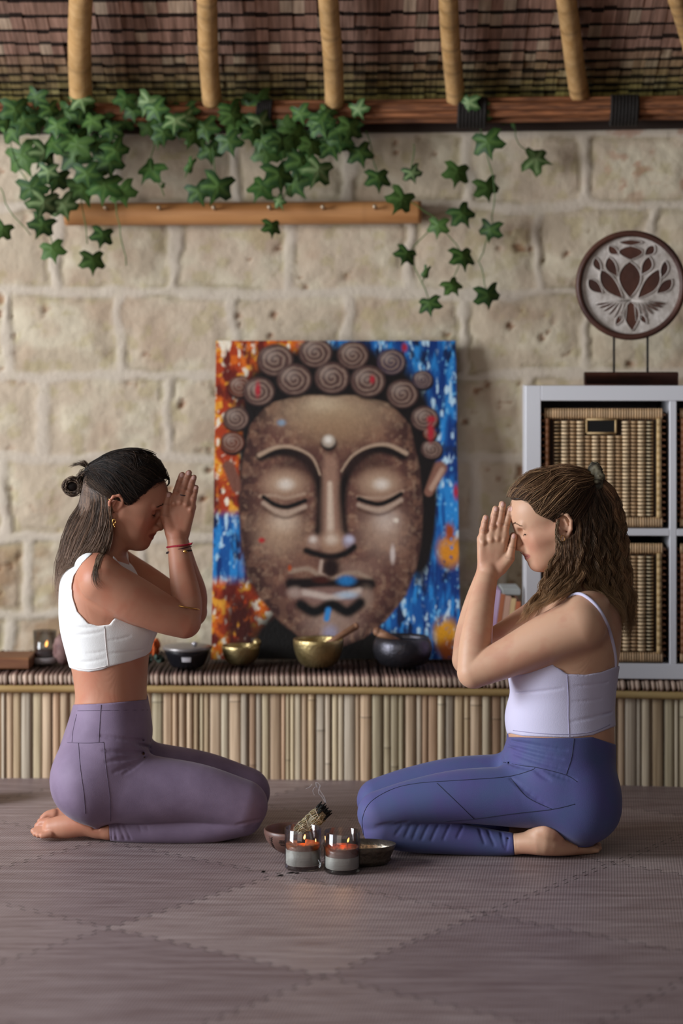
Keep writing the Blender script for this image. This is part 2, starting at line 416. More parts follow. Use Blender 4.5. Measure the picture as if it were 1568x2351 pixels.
# dark sheet standing in for shade behind the beam, closes wall to thatch
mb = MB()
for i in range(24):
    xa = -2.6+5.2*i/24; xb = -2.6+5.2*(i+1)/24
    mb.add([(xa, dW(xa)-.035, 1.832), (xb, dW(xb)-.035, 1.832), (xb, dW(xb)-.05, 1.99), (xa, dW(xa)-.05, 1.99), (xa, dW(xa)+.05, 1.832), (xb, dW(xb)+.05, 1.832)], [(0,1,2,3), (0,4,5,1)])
mb.build('trim_1', M_('eave_shade_sheet', '2e2018', .9, bump=.5, bscale=30, bstretch=(1, 10, 10)), smooth=False, kind='structure')
# ---- bamboo rafters
rl = random.Random(9)
raft = [(185, 228, 185, 26, 'leftmost thick bamboo rafter under the thatch'), (487, 236, 474, 22, 'bamboo rafter second from left under the thatch'),
        (767, 240, 756, 22, 'bamboo rafter above the painting'), (1045, 240, 1031, 21, 'bamboo rafter above the right end of the bamboo peg rail'),
        (1336, 240, 1298, 22, 'leaning bamboo rafter above the lotus carving'), (1626, 242, 1556, 21, 'bamboo rafter cut off by the right edge of the photo')]
for (xb, yb, xt, r, lab) in raft:
    db = 5.80; dt = 5.47
    A = Vector(W(xb, yb, db)); T = Vector(W(xt, 0, dt)); R0 = r*db/F
    o = thing('bamboo_rafter', lab, 'rafter', tuple(A), 'bamboo rafters under the thatch roof')
    mb = MB(); pts = []; rad = []; cols = []; L0 = (T-A).length; n = 150; nxt = .02
    dr = (T-A)/L0; ringn = []
    t = 0.0; step = 4.2*L0/n
    nodes = []; q = .02
    while q < 4.2*L0: nodes.append(q); q += rl.uniform(.035, .055)
    ends = None
    for i in range(n+1):
        t = i*step; near = min(abs(t-q) for q in nodes)
        pts.append(A+dr*t+Vector((.003*math.sin(t*9+xb), 0, .003*math.cos(t*7)))); rad.append(R0*(1.0+.05*math.exp(-(near/.004)**2)))
        k = .62+.38*min(1, near/.005); k *= (.95+.08*math.sin(t*30)); cols.append((k, k*.97, k*.93))
    mb.tube(pts, rad, 18, cols=cols); mb.build('cane', m_bam, o)
# ---- bench along the wall
bench = thing('bench', 'low bamboo-fronted bench along the stone wall with woven reed top', 'bench', (0, 5.6, 0))
m_sl = M_('bamboo_slats', 'ffffff', .5, attr=True, bump=.3, bscale=18, bstretch=(3, 3, .3), spec=.4)
N = m_sl.node_tree.nodes; L = m_sl.node_tree.links
tc = N.new('ShaderNodeTexCoord'); mp = N.new('ShaderNodeMapping'); mp.inputs['Scale'].default_value = (170, 1, 3)
n1 = N.new('ShaderNodeTexNoise'); n1.inputs['Scale'].default_value = 1; n1.inputs['Detail'].default_value = 4
L.new(tc.outputs['Object'], mp.inputs[0]); L.new(mp.outputs[0], n1.inputs['Vector'])
rr = N.new('ShaderNodeValToRGB'); rr.color_ramp.elements[0].position = .3; rr.color_ramp.elements[1].position = .68
rr.color_ramp.elements[0].color = (.68, .62, .56, 1); rr.color_ramp.elements[1].color = (1.12, 1.12, 1.1, 1)
mx = N.new('ShaderNodeMix'); mx.data_type = 'RGBA'; mx.blend_type = 'MULTIPLY'; mx.inputs[0].default_value = 1
at = [n for n in N if n.type == 'ATTRIBUTE'][0]
L.new(n1.outputs['Fac'], rr.inputs[0]); L.new(at.outputs['Color'], mx.inputs[6]); L.new(rr.outputs[0], mx.inputs[7]); L.new(mx.outputs[2], N['Principled BSDF'].inputs['Base Color'])
mb = MB(); sr = random.Random(21); X = -2.4; cnt = 0
pal = ['c8ae92', 'c0a888', 'b4a694', 'cebc9c', 'bc9c80', 'b4a68a', 'd0c0a6', 'bfa488', 'b0917a', 'c4b4a0']
while X < 2.4:
    wd = sr.choice([.012, .016, .020, .026, .032, .022]); big = sr.random() < .3
    cc = Vector(lin(sr.choice(pal)))*sr.uniform(.9, 1.22)
    n = 6; bul = .005 if not big else .009; nodeh = sr.uniform(.02, .22) if sr.random() < .3 else None
    zs = [0.0, .06, .12, .18, .243]
    if nodeh: zs = sorted(zs+[nodeh-.004, nodeh, nodeh+.004])
    base_i = len(mb.v)
    for z in zs:
        for i in range(n+1):
            t = i/n*2-1; xx = X+wd*(i/n); e = .001 if abs(t) > .98 else 0
            k = 1-.3*(abs(t)**6)  # edges of each slat darkened in colour, painted occlusion
            if nodeh and abs(z-nodeh) < .001: k *= .55; ex = .0015
            else: ex = 0
            mb.vert((xx, dB(xx)-bul*math.sqrt(max(0, 1-t*t))-ex+.004, z), tuple(cc*k))
    for a in range(len(zs)-1):
        for i in range(n): q = base_i+a*(n+1)+i; mb.f.append((q, q+1, q+n+2, q+n+1))
    X += wd; cnt += 1
    if sr.random() < .14: X += .0035
mb.build('slat_panel', m_sl, bench)
mb = MB()
for i in range(60):   # body behind slats and seat board
    xa = -2.4+4.8*i/60; xb = -2.4+4.8*(i+1)/60
    mb.add([(xa, dB(xa)+.004, 0), (xb, dB(xb)+.004, 0), (xb, dB(xb)+.004, .262), (xa, dB(xa)+.004, .262), (xa, dW(xa)+.03, .262), (xb, dW(xb)+.03, .262)], [(0,1,2,3), (3,2,5,4)])
mb.build('base', M_('bench_core', '3a2a1e', .9), bench, smooth=False)
mb = MB()
pts = [(x, dB(x)-.012, .2485) for x in np.linspace(-2.4, 2.4, 40)]
mb.tube(pts, .0125, 10, flat=.9); 
mb.build('rail', M_('split_cane_rail', 'b59a68', .5, col2='a08050', nscale=3, nstretch=(1, 8, 8), bump=.2, bscale=20, bstretch=(.5, 8, 8)), bench)
mb = MB(); er = random.Random(33); X = -2.38
while X < 2.4:       # folded reed ends of the seat matting, each runs back to the wall
    wd = er.uniform(.010, .0165); d0 = dB(X); s_ = er.uniform(.65, 1.15); c0 = Vector(lin('8a6a60'))*s_; ce = Vector(lin('b59c8a'))*s_; cd = Vector(lin('4a342c'))*s_
    r0 = wd*.52; zc = BT-.016
    path = [(X, dW(X)-.02, BT-.009), (X, d0+.05, BT-.009), (X+.002, d0-.002, BT-.009), (X+.003, d0-.016, BT-.012), (X+.004, d0-.019, BT-.022), (X+.004, d0-.014, BT-.032)]
    mb.tube(path, [r0, r0, r0, r0, r0*.95, r0*.7], 6, cols=[tuple(cd), tuple(cd), tuple(c0), tuple(ce), tuple(ce), tuple(c0)])
    X += wd
mb.build('seat_mat', M_('reed_mat', 'ffffff', .8, attr=True, bump=.6, bscale=60, bstretch=(1, 1, 1)), bench)
# ================================================================ BAMBOO PEG RAIL
dR = 5.86
rail = thing('peg_rail', 'long bamboo peg rail mounted across the stone wall under the ivy', 'rail', W(555, 487, dR))
mb = MB(); pts = []; rad = []; cols = []; pr = random.Random(2)
for i in range(90):
    px = 142+(968-142)*i/89; r = 26.5*dR/F
    near = min(abs(px-q) for q in (278, 555, 835)); rad.append(r*(1+.03*math.exp(-(near/3)**2)))
    k = 1-.45*math.exp(-(near/2.5)**2); cols.append((k, k, k)); X, _, Z = W(px, 487-(px-142)*.002, dR); pts.append((X, dW(X)-.055, Z))
mb.tube(pts, rad, 20, cols=cols)
mb.build('pole', M_('peg_rail_bamboo', 'b98352', .5, col2='a06a3c', nscale=3, nstretch=(.6, 9, 9), attr=True, bump=.2, bscale=30, bstretch=(.5, 6, 6)), rail)
m_peg = M_('peg_metal', 'b9a48c', .35, metal=.7)
for px in (240, 364, 490, 618, 741, 860):
    X, _, Z = W(px, 479, dR); y = dW(X)-.055-.026; mb = MB()
    mb.tube([(X, y, Z), (X, y-.012, Z), (X, y-.026, Z+.004)], [.0035, .003, .003], 10); mb.blob((X, y-.028, Z+.005), .0065, 10, 8); mb.build('peg', m_peg, rail)
# ================================================================ IVY
LEAF = [(0, 1.0), (.13, .62), (.28, .44), (.62, .52), (.86, .30), (.64, .02), (.56, -.18), (.78, -.50), (.48, -.62), (.24, -.52), (.0, -.34)]
LEAF = LEAF+[(-x, y) for x, y in reversed(LEAF[1:-1])]
def leaf(mb, p, size, ang, tilt, yaw, rnd, dark=1.0, narrow=1.0):
    c1 = Vector(lin(rnd.choice(['2c4a20', '3a5426', '264020'])))*dark*rnd.uniform(.7, 1.15); c2 = Vector(lin('506c34'))*dark*rnd.uniform(.7, 1.1)
    if rnd.random() < .22: c2 = Vector(lin('7c9060'))*dark
    R = Matrix.Rotation(yaw, 3, 'Z') @ Matrix.Rotation(tilt, 3, 'X') @ Matrix.Rotation(ang, 3, 'Y')
    n = len(LEAF); base = len(mb.v)
    rings = (0, .35, .68, 1.0)
    for q, r in enumerate(rings):
        for k, (x, y) in enumerate(LEAF):
            lobe = k in (0, 4, 7, n-4, n-7)
            xx = x*r*narrow; yy = (y+.1)*r-.1*r
            h = -.22*abs(xx)+(.10 if not lobe else -.05)*r-.12*r*r+(.06 if lobe and q == 2 else 0)
            P = R @ Vector((xx*size, h*size*-.9, -yy*size))
            col = c2.lerp(c1, sstep(0, .8, r)) if not (lobe and q < 3) else c2
            mb.vert((p[0]+P.x, p[1]+P.y, p[2]+P.z), tuple(col))
    for q in range(len(rings)-1):
        for k in range(n):
            a = base+q*n+k; b = base+q*n+(k+1) % n
            mb.f.append((a, b, b+n, a+n))
m_leaf = M_('ivy_leaf', 'ffffff', .5, attr=True, spec=.22, col2=None, bump=.2, bscale=80)
m_stem = M_('ivy_stem', '4a6a30', .6)
def vine(lab, leaves, stems, seed, group='artificial ivy garlands', d=5.78, dark=1.0, lx=0):
    rnd = random.Random(seed); c = W(leaves[0][0], leaves[0][1], d)
    o = thing('ivy_garland', lab, 'garland', c, group)
    mb = MB()
    for l in leaves:
        px, py, r = l[:3]; nar = l[3] if len(l) > 3 else 1.0; ang = l[4] if len(l) > 4 else rnd.uniform(-.5, .5)
        X, Y, Z = W(px, py, d+rnd.uniform(-.05, .06)); Y = min(Y, dW(X)-.03)
        leaf(mb, (X, Y, Z), r*1.18*d/F, ang, rnd.uniform(-.45, .35), rnd.uniform(-.5, .5), rnd, dark, nar)
    mb.build('foliage', m_leaf, o)
    mb = MB()
    for st in stems:
        P = [Vector(W(a, b, d+.05)) for a, b in st]
        for p in P: p.y = min(p.y, dW(p.x)-.02)
        pts = []
        for i in range(len(P)-1):
            for t in (0, .25, .5, .75): 
                q = P[i].lerp(P[i+1], t); q.x += .003*math.sin(i*3+t*6); pts.append(q)
        pts.append(P[-1]); mb = MB(); mb.tube(pts, .0016, 5); mb.build('stem', m_stem, o)
r4 = random.Random(44)
def mass(n, xr, yr, s=(26, 40)): return [(r4.uniform(*xr), r4.uniform(*yr), r4.uniform(*s)) for _ in range(n)]
vine('thick ivy garland hanging at the far left, trailing lowest beside the rail end',
     [(50, 360, 46), (72, 432, 40), (100, 465, 40), (97, 517, 34), (120, 572, 32), (5, 527, 28), (235, 540, 30), (213, 597, 33), (145, 470, 36), (190, 430, 44), (240, 425, 44), (280, 440, 36), (130, 410, 36), (170, 360, 42), (250, 370, 38), (225, 330, 40), (120, 330, 34)]
     +mass(16, (90, 300), (250, 400))+mass(22, (0, 305), (222, 310)), [[(20, 250), (30, 360), (75, 440), (100, 500), (120, 560)], [(0, 430), (20, 480), (70, 540)], [(150, 230), (180, 400), (200, 560)], [(255, 400), (275, 520), (290, 610)]], 1)
vine('ivy garland hanging over the middle of the bamboo peg rail',
     [(345, 388, 38), (436, 380, 30, .35, .4), (362, 316, 28, .45, 0), (480, 345, 34), (525, 325, 34), (500, 428, 44), (455, 440, 34), (610, 350, 38), (650, 330, 40), (690, 370, 44), (640, 400, 42), (675, 420, 42), (730, 390, 42), (600, 430, 36), (640, 460, 26, .6), (625, 520, 26), (760, 335, 36), (720, 330, 38), (375, 425, 10, .5)]
     +mass(26, (335, 620), (228, 310))+mass(24, (600, 830), (245, 340), (26, 38)), [[(360, 300), (345, 380), (377, 450)], [(480, 300), (500, 420)], [(650, 280), (670, 420), (640, 470)]], 2)
vine('sparse trailing ivy strands on the wall right of the peg rail',
     [(826, 350, 34), (868, 408, 33), (945, 397, 25), (922, 458, 36), (1050, 395, 35), (1060, 490, 34), (1005, 518, 28), (933, 583, 29), (978, 625, 24, .4, .3), (1063, 588, 34), (1038, 655, 27), (985, 697, 30)],
     [[(840, 300), (868, 400), (920, 450), (1000, 500), (1060, 580), (1040, 650)], [(1000, 510), (940, 580), (985, 690)], [(950, 330), (945, 400)]], 3)
vine('long thin ivy strand hanging from the beam between painting and lotus carving',
     [(1118, 325, 40), (1228, 365, 38, 1, -1.3), (1118, 430, 34), (1125, 527, 31), (1120, 677, 34), (1100, 255, 32), (1175, 265, 30), (1075, 235, 28)],
     [[(1085, 230), (1115, 330), (1135, 430), (1130, 520), (1100, 600), (1118, 670)], [(1175, 270), (1190, 330), (1228, 360)]], 4)
# ================================================================ PAINTING (flat canvas leaning on the wall; picture painted as a colour attribute)
nx, nz = 330, 430
u = np.linspace(0, 1, nx); v = np.linspace(0, 1, nz); U, V = np.meshgrid(u, v)
X = 65+U*1437; Y = 60+V*1850         # sketch coordinates, y down
def N2(sx, sy, s, o=4): return fbm(X/sx+s*3.1, Y/sy, s, o)
img = np.zeros(X.shape+(3,))
def paint(mask, col): 
    global img
    img = img*(1-mask[..., None])+np.array(lin(col))*mask[..., None]
bgn = N2(28, 150, 4); bgf = N2(22, 34, 14, 3)
img += np.array(lin('1d5b9c'))
paint(sstep(.42, .62, bgn), '2f86c4'); paint(sstep(.52, .3, N2(40, 200, 5)), '123a78')
paint(sstep(.60, .72, N2(26, 70, 6)), 'b9d2e0'); paint(sstep(.66, .76, bgf)*.7, '7ab8dc'); paint(sstep(.63, .74, N2(60, 140, 8)), '16284e')
left = sstep(760, 560, X+(N2(60, 90, 9)-.5)*260)
im2 = img.copy(); img = np.zeros_like(img)+np.array(lin('a8401c'))
paint(sstep(.45, .6, N2(40, 60, 10)), 'd06a1e'); paint(sstep(.55, .68, N2(34, 44, 11)), 'e0a03a'); paint(sstep(.6, .7, N2(30, 50, 12)), 'e8dcc8'); paint(sstep(.5, .3, N2(50, 90, 13)), '6a2218')
lowblue = sstep(1040, 1110, Y)*sstep(1500, 1420, Y)*sstep(330, 200, X)
imL = img.copy(); img = imL*left[..., None]+im2*(1-left[..., None])
img = img*(1-lowblue[..., None])+im2*lowblue[..., None]
def bl(cx, cy, rx, ry, soft=.25, ang=0):
    c, s = math.cos(ang), math.sin(ang); a = ((X-cx)*c+(Y-cy)*s)/rx; b = (-(X-cx)*s+(Y-cy)*c)/ry
    return sstep(1+soft, 1-soft, np.sqrt(a*a+b*b))
def seg(pts, w0, soft=.5, w1=None):
    best = np.full(X.shape, 1e9)
    n = len(pts)-1
    for i in range(n):
        ax, ay = pts[i]; bx, by = pts[i+1]; dx, dy = bx-ax, by-ay
        t = np.clip(((X-ax)*dx+(Y-ay)*dy)/(dx*dx+dy*dy), 0, 1)
        g = (i+t)/n; ww = w0+((w1 if w1 is not None else w0)-w0)*g
        best = np.minimum(best, np.hypot(X-ax-t*dx, Y-ay-t*dy)/ww)
    return sstep(1+soft, 1-soft, best)
def curve(pts, n=8):
    out = []
    P = [pts[0]]+list(pts)+[pts[-1]]
    for i in range(1, len(P)-2):
        for k in range(n):
            t = k/n; q = []
            for a in (0, 1):
                p0, p1, p2, p3 = P[i-1][a], P[i][a], P[i+1][a], P[i+2][a]
                q.append(.5*((2*p1)+(-p0+p2)*t+(2*p0-5*p1+4*p2-p3)*t*t+(-p0+3*p1-3*p2+p3)*t**3))
            out.append(tuple(q))
    return out+[pts[-1]]
for (x, y, rx, ry, c) in ((1450, 1290, 70, 90, 'd08a28'), (1420, 1770, 70, 90, 'd89a22'), (1440, 1860, 60, 60, 'a85a20'), (1450, 1180, 30, 50, 'a04c20'), (230, 1700, 90, 170, '4a1c14')):
    paint(bl(x, y, rx, ry, .5)*sstep(.3, .6, N2(20, 26, 31)+.15), c)
# dark hair mass + neck shadow
DK = '1b1413'
for (x, y, rx, ry) in ((760, 420, 560, 330), (330, 900, 120, 640), (1270, 900, 110, 560)): paint(bl(x, y, rx, ry, .12), DK)
paint(bl(600, 1850, 330, 260, .2), '15110f'); paint(bl(1010, 1890, 240, 150, .25), '17120f')
wob = (N2(36, 36, 51)-.5)
# ears
paint(seg([(150, 800), (200, 920)], 34, .3), '7c5244'); paint(seg([(1400, 810), (1330, 950)], 40, .3, 26), '8a6252'); paint(seg([(1410, 820), (1345, 930)], 14, .5), 'b59480')
# face oval
hw = np.interp(Y, [370, 430, 560, 800, 1050, 1250, 1400, 1550, 1700, 1790, 1860], [120, 360, 470, 520, 535, 520, 485, 425, 300, 180, 0])
cxx = np.interp(Y, [370, 1000, 1860], [745, 755, 765])
dd = (np.abs(X-cxx)-hw); face = sstep(14, -14, dd)*sstep(375, 395, Y)*sstep(1850, 1830, Y)
FB = '6f4c42'
paint(face, FB)
paint(face*sstep(-150, 0, dd)*.85, '35211e')
paint(face*sstep(.42, .62, N2(44, 44, 61))*.6, '8f6a56'); paint(face*sstep(.55, .7, N2(26, 26, 62))*.45, 'a88a72'); paint(face*sstep(.6, .45, N2(60, 50, 63))*.35, '4a2e2c')
paint(face*sstep(1250, 1750, Y)*.45*sstep(500, 800, np.abs(X-700)+300), '3a2220')
def glow(x, y, rx, ry, c, a=1, ang=0): paint(bl(x, y, rx, ry, .95, ang)*a*face*(.75+.5*N2(24, 24, 71)).clip(0, 1), c)
glow(760, 480, 260, 110, 'b59d80', .9); glow(790, 580, 200, 90, '9c7c60', .7); glow(700, 430, 90, 40, 'd0bca0', .5)
glow(460, 1180, 120, 120, 'b89a80', .8); glow(1060, 1170, 110, 130, 'b89c88', .75); glow(480, 1120, 70, 50, 'dcc8b4', .5); glow(1080, 1110, 60, 60, 'd8c8bc', .5)
glow(760, 1690, 130, 90, 'b49a8a', .7); glow(600, 1380, 120, 70, '8a6654', .5); glow(900, 1400, 110, 50, 'a08272', .6)
# eye sockets: brow shadow arcs beside the nose
paint(seg(curve([(340, 745), (470, 715), (600, 760), (680, 880), (700, 1040), (690, 1180)]), 26, .7, 34), '1a100f')
paint(seg(curve([(1180, 740), (1040, 700), (910, 760), (835, 880), (815, 1040), (825, 1180)]), 26, .7, 30), '1a100f')
paint(bl(560, 820, 120, 90, .6)*.6, '3c2622'); paint(bl(960, 800, 120, 80, .6)*.6, '3c2622')
# brows light ridge
paint(seg(curve([(330, 735), (430, 690), (530, 690), (640, 745), (690, 850)]), 13, .6, 5), 'b09680'); paint(seg(curve([(1200, 725), (1090, 675), (980, 685), (880, 740), (815, 830)]), 13, .6, 5), 'b09680')
# eyelids
for cx, sgn in ((478, 1), (1042, -1)):
    paint(bl(cx, 905, 135, 95, .35), '8c6a58'); paint(bl(cx, 900, 95, 60, .8)*.9, 'b89c84'); paint(bl(cx+10, 905, 40, 28, .9)*.8, 'e0d4c8')
    paint(seg(curve([(cx-140, 975), (cx-60, 970), (cx+10, 985), (cx+120, 960)]) if sgn > 0 else curve([(cx+135, 945), (cx+40, 980), (cx-40, 985), (cx-130, 980)]), 10, .6), 'a88c78')
    L_ = curve([(cx-120, 980), (cx-60, 1020), (cx+10, 1038), (cx+70, 1022), (cx+125, 1000)]) if sgn > 0 else curve([(cx+125, 962), (cx+60, 1000), (cx, 1020), (cx-60, 1012), (cx-125, 990)])
    paint(seg(L_, 13, .5), '120c0c')
    paint(seg([(x, y+34) for x, y in L_], 12, .8), 'b29a88'); paint(seg([(x, y+62) for x, y in L_], 9, .9)*.6, '4a3028')
# nose
paint(seg([(752, 780), (750, 1000), (758, 1160), (762, 1240)], 40, .6, 62), '9a7866'); paint(seg([(748, 900), (752, 1180)], 13, .9, 20)*.9, 'd2bca8'); paint(bl(765, 1240, 78, 60, .5), 'a5836c'); paint(bl(758, 1225, 34, 28, .9)*.8, 'd6c2b0')
paint(bl(655, 1240, 42, 42, .5), 'a08272'); paint(bl(650, 1225, 20, 18, .9), 'd4c4b8'); paint(bl(858, 1235, 36, 38, .5), '9c8c94'); paint(bl(862, 1225, 22, 18, .9), 'c0bccc')
paint(seg(curve([(610, 1290), (690, 1315), (760, 1325), (840, 1305), (890, 1270)]), 18, .7), '150d0d')
paint(bl(755, 1390, 52, 62, .5), '2a1816'); paint(seg([(700, 1350), (690, 1420), (730, 1445)], 10, .8), 'b8a090')
# mouth
paint(seg(curve([(520, 1410), (620, 1395), (700, 1440), (760, 1455), (830, 1425), (910, 1420), (985, 1455)]), 13, .8), 'a08876')
paint(seg(curve([(520, 1480), (640, 1478), (760, 1485), (880, 1480), (985, 1482)]), 30, .5), '1c1010'); paint(bl(700, 1455, 50, 22, .6), '4a2018'); paint(bl(845, 1462, 50, 28, .6), '2a78b0')
paint(bl(755, 1550, 200, 52, .3), '8a6a60'); paint(seg(curve([(600, 1530), (680, 1545), (760, 1560), (850, 1540), (920, 1520)]), 18, .8), 'c4b0a4'); paint(bl(850, 1545, 60, 20, .8)*.7, 'a4bcd0')
paint(bl(545, 1530, 40, 30, .7), 'a89084'); paint(bl(960, 1560, 40, 60, .7)*.7, 'a08878')
paint(seg(curve([(580, 1600), (660, 1640), (760, 1600), (850, 1640), (925, 1590)]), 30, .6), '0f0c0e'); paint(seg([(740, 1630), (730, 1680)], 16, .6), '3c8cc8'); paint(bl(750, 1760, 40, 40, .8)*.6, 'a8a8c4')
# urna and paint specks
paint(bl(742, 668, 46, 44, .3), '1c1212'); paint(bl(740, 652, 40, 38, .25), 'b0a090'); paint(bl(738, 645, 20, 18, .8), 'e6dcd0')
for (x, y, rx, ry, c) in ((350, 1230, 18, 14, 'b03030'), (1115, 1310, 14, 50, 'c8b8b0'), (1135, 1115, 16, 14, 'd8c8b8'), (460, 545, 24, 18, '8a98a8'), (515, 1390, 10, 18, 'b05028')): paint(bl(x, y, rx, ry, .6), c)
# curls of hair
for (x, y, r, c) in ((420, 175, 105, 0), (660, 130, 98, 0), (885, 145, 92, 0), (1115, 185, 85, 1), (210, 330, 70, 2), (325, 360, 92, 0), (535, 290, 102, 0), (760, 280, 102, 0), (975, 300, 102, 0), (1180, 375, 92, 0), (190, 520, 76, 0), (1310, 520, 80, 0), (1300, 290, 60, 1), (170, 660, 70, 2), (1350, 700, 62, 0), (1340, 610, 40, 2)):
    cb = ('5e453f', '4c3c48', '6a3626')[c]
    paint(bl(x+4, y+10, r*1.08, r*.98, .15), '140e10'); paint(bl(x, y, r, r*.9, .12), cb)
    rr_ = np.hypot(X-x, (Y-y)/.9); th = np.arctan2((Y-y)/.9, X-x)
    ph = rr_/r*3.2-th/(2*PI)+ (N2(30, 30, 81)-.5)*.5
    sp_ = sstep(.35, .5, ph % 1)*sstep(.95, .8, ph % 1)*sstep(r*.95, r*.85, rr_)
    paint(sp_*.65, 'a08878'); paint(sstep(.75, .95, ph % 1)*sstep(r*.95, r*.8, rr_)*.7, '1e1416')
    paint(bl(x-r*.3, y-r*.3, r*.4, r*.3, .9)*.3, 'c4b4a8')
for (x, y, rx, ry) in ((318, 350, 14, 40), (1000, 290, 14, 22), (1350, 525, 24, 18), (1345, 600, 18, 50), (1195, 100, 16, 24), (1490, 950, 14, 40)): paint(bl(x, y, rx, ry, .8), 'b02838')
gr = 1+(N2(7, 7, 91, 2)-.5)*.25; img = np.clip(img*gr[..., None]*1.05, 0, 1)**1.12
P0 = W(486, 1508, 5.74); wpt = (1054-486)*5.76/F; hpt = .925; lean = math.asin((5.885-5.74)/hpt)
pt = thing('painting', 'large unframed canvas painting of a serene stone face with closed eyes, orange and blue background', 'painting', (P0[0]+wpt/2, 5.74, BT+.002))
def ppt(a, b, off):   # a across 0..1, b up 0..1
    return (P0[0]+wpt*a+(.5-a)*.010*b, 5.74+b*hpt*math.sin(lean)-off*math.cos(lean), BT+.003+b*hpt*math.cos(lean)+off*math.sin(lean))
A, B = U.ravel(), 1-V.ravel()
vv = np.stack([P0[0]+wpt*A+(.5-A)*.010*B, 5.74+B*hpt*math.sin(lean)-.022*math.cos(lean), BT+.003+B*hpt*math.cos(lean)+.022*math.sin(lean)], -1)
ii = np.arange(nx*nz).reshape(nz, nx); ff = np.stack([ii[1:, :-1], ii[1:, 1:], ii[:-1, 1:], ii[:-1, :-1]], -1).reshape(-1, 4)
mkobj('canvas', vv, ff, M_('oil_painting', 'ffffff', .55, attr=True, bump=.35, bscale=160, spec=.3), pt, c=img.reshape(-1, 3))
mb = MB(); q = [ppt(a, b, o) for o in (.0215, -.006) for a, b in ((0, 0), (1, 0), (1, 1), (0, 1))]
mb.add(q, [(7, 6, 5, 4), (0, 4, 5, 1), (1, 5, 6, 2), (2, 6, 7, 3), (3, 7, 4, 0)]); mb.build('stretcher_edge', M_('canvas_edge', '6a3a24', .8, col2='2a4a70', nscale=3), pt, smooth=False)
# ================================================================ WHITE CUBE SHELF
rz = math.radians(-4.0)
S0 = Vector(W(1207, 1558, 5.405)); S0.z = BT
shelf = thing('cube_shelf', 'white cube shelf unit standing on the bench at the right', 'shelf', tuple(S0), rotz=rz)
MS = Matrix.Translation(S0) @ Matrix.Rotation(rz, 4, 'Z')
m_wh = M_('white_board', 'dedce0', .38, bump=.05, bscale=20)
def sbox(name, lo, hi):
    mb = MB(); mb.box(lo, hi, bev=.0015); o = mb.build(name, m_wh, None, smooth=False); o.parent = shelf; return o
DS = .385; OW = .79; T1 = .041; T2 = .019; cell = (OW-2*T1-T2)/2
sbox('side_panel', (0, 0, 0), (T1, DS, OW)); sbox('side_panel', (OW-T1, 0, 0), (OW, DS, OW))
sbox('top_panel', (T1, 0, OW-T1), (OW-T1, DS, OW)); sbox('bottom_panel', (T1, 0, 0), (OW-T1, DS, T1))
sbox('added_backing', (T1, DS-.004, T1), (OW-T1, DS, OW-T1)); sbox('divider', (T1+cell, .002, T1), (T1+cell+T2, DS, OW-T1))  # backing added to keep the open cubes dark above the baskets
for x0 in (T1, T1+cell+T2): sbox('shelf_board', (x0, .002, T1+cell), (x0+cell, DS, T1+cell+T2))
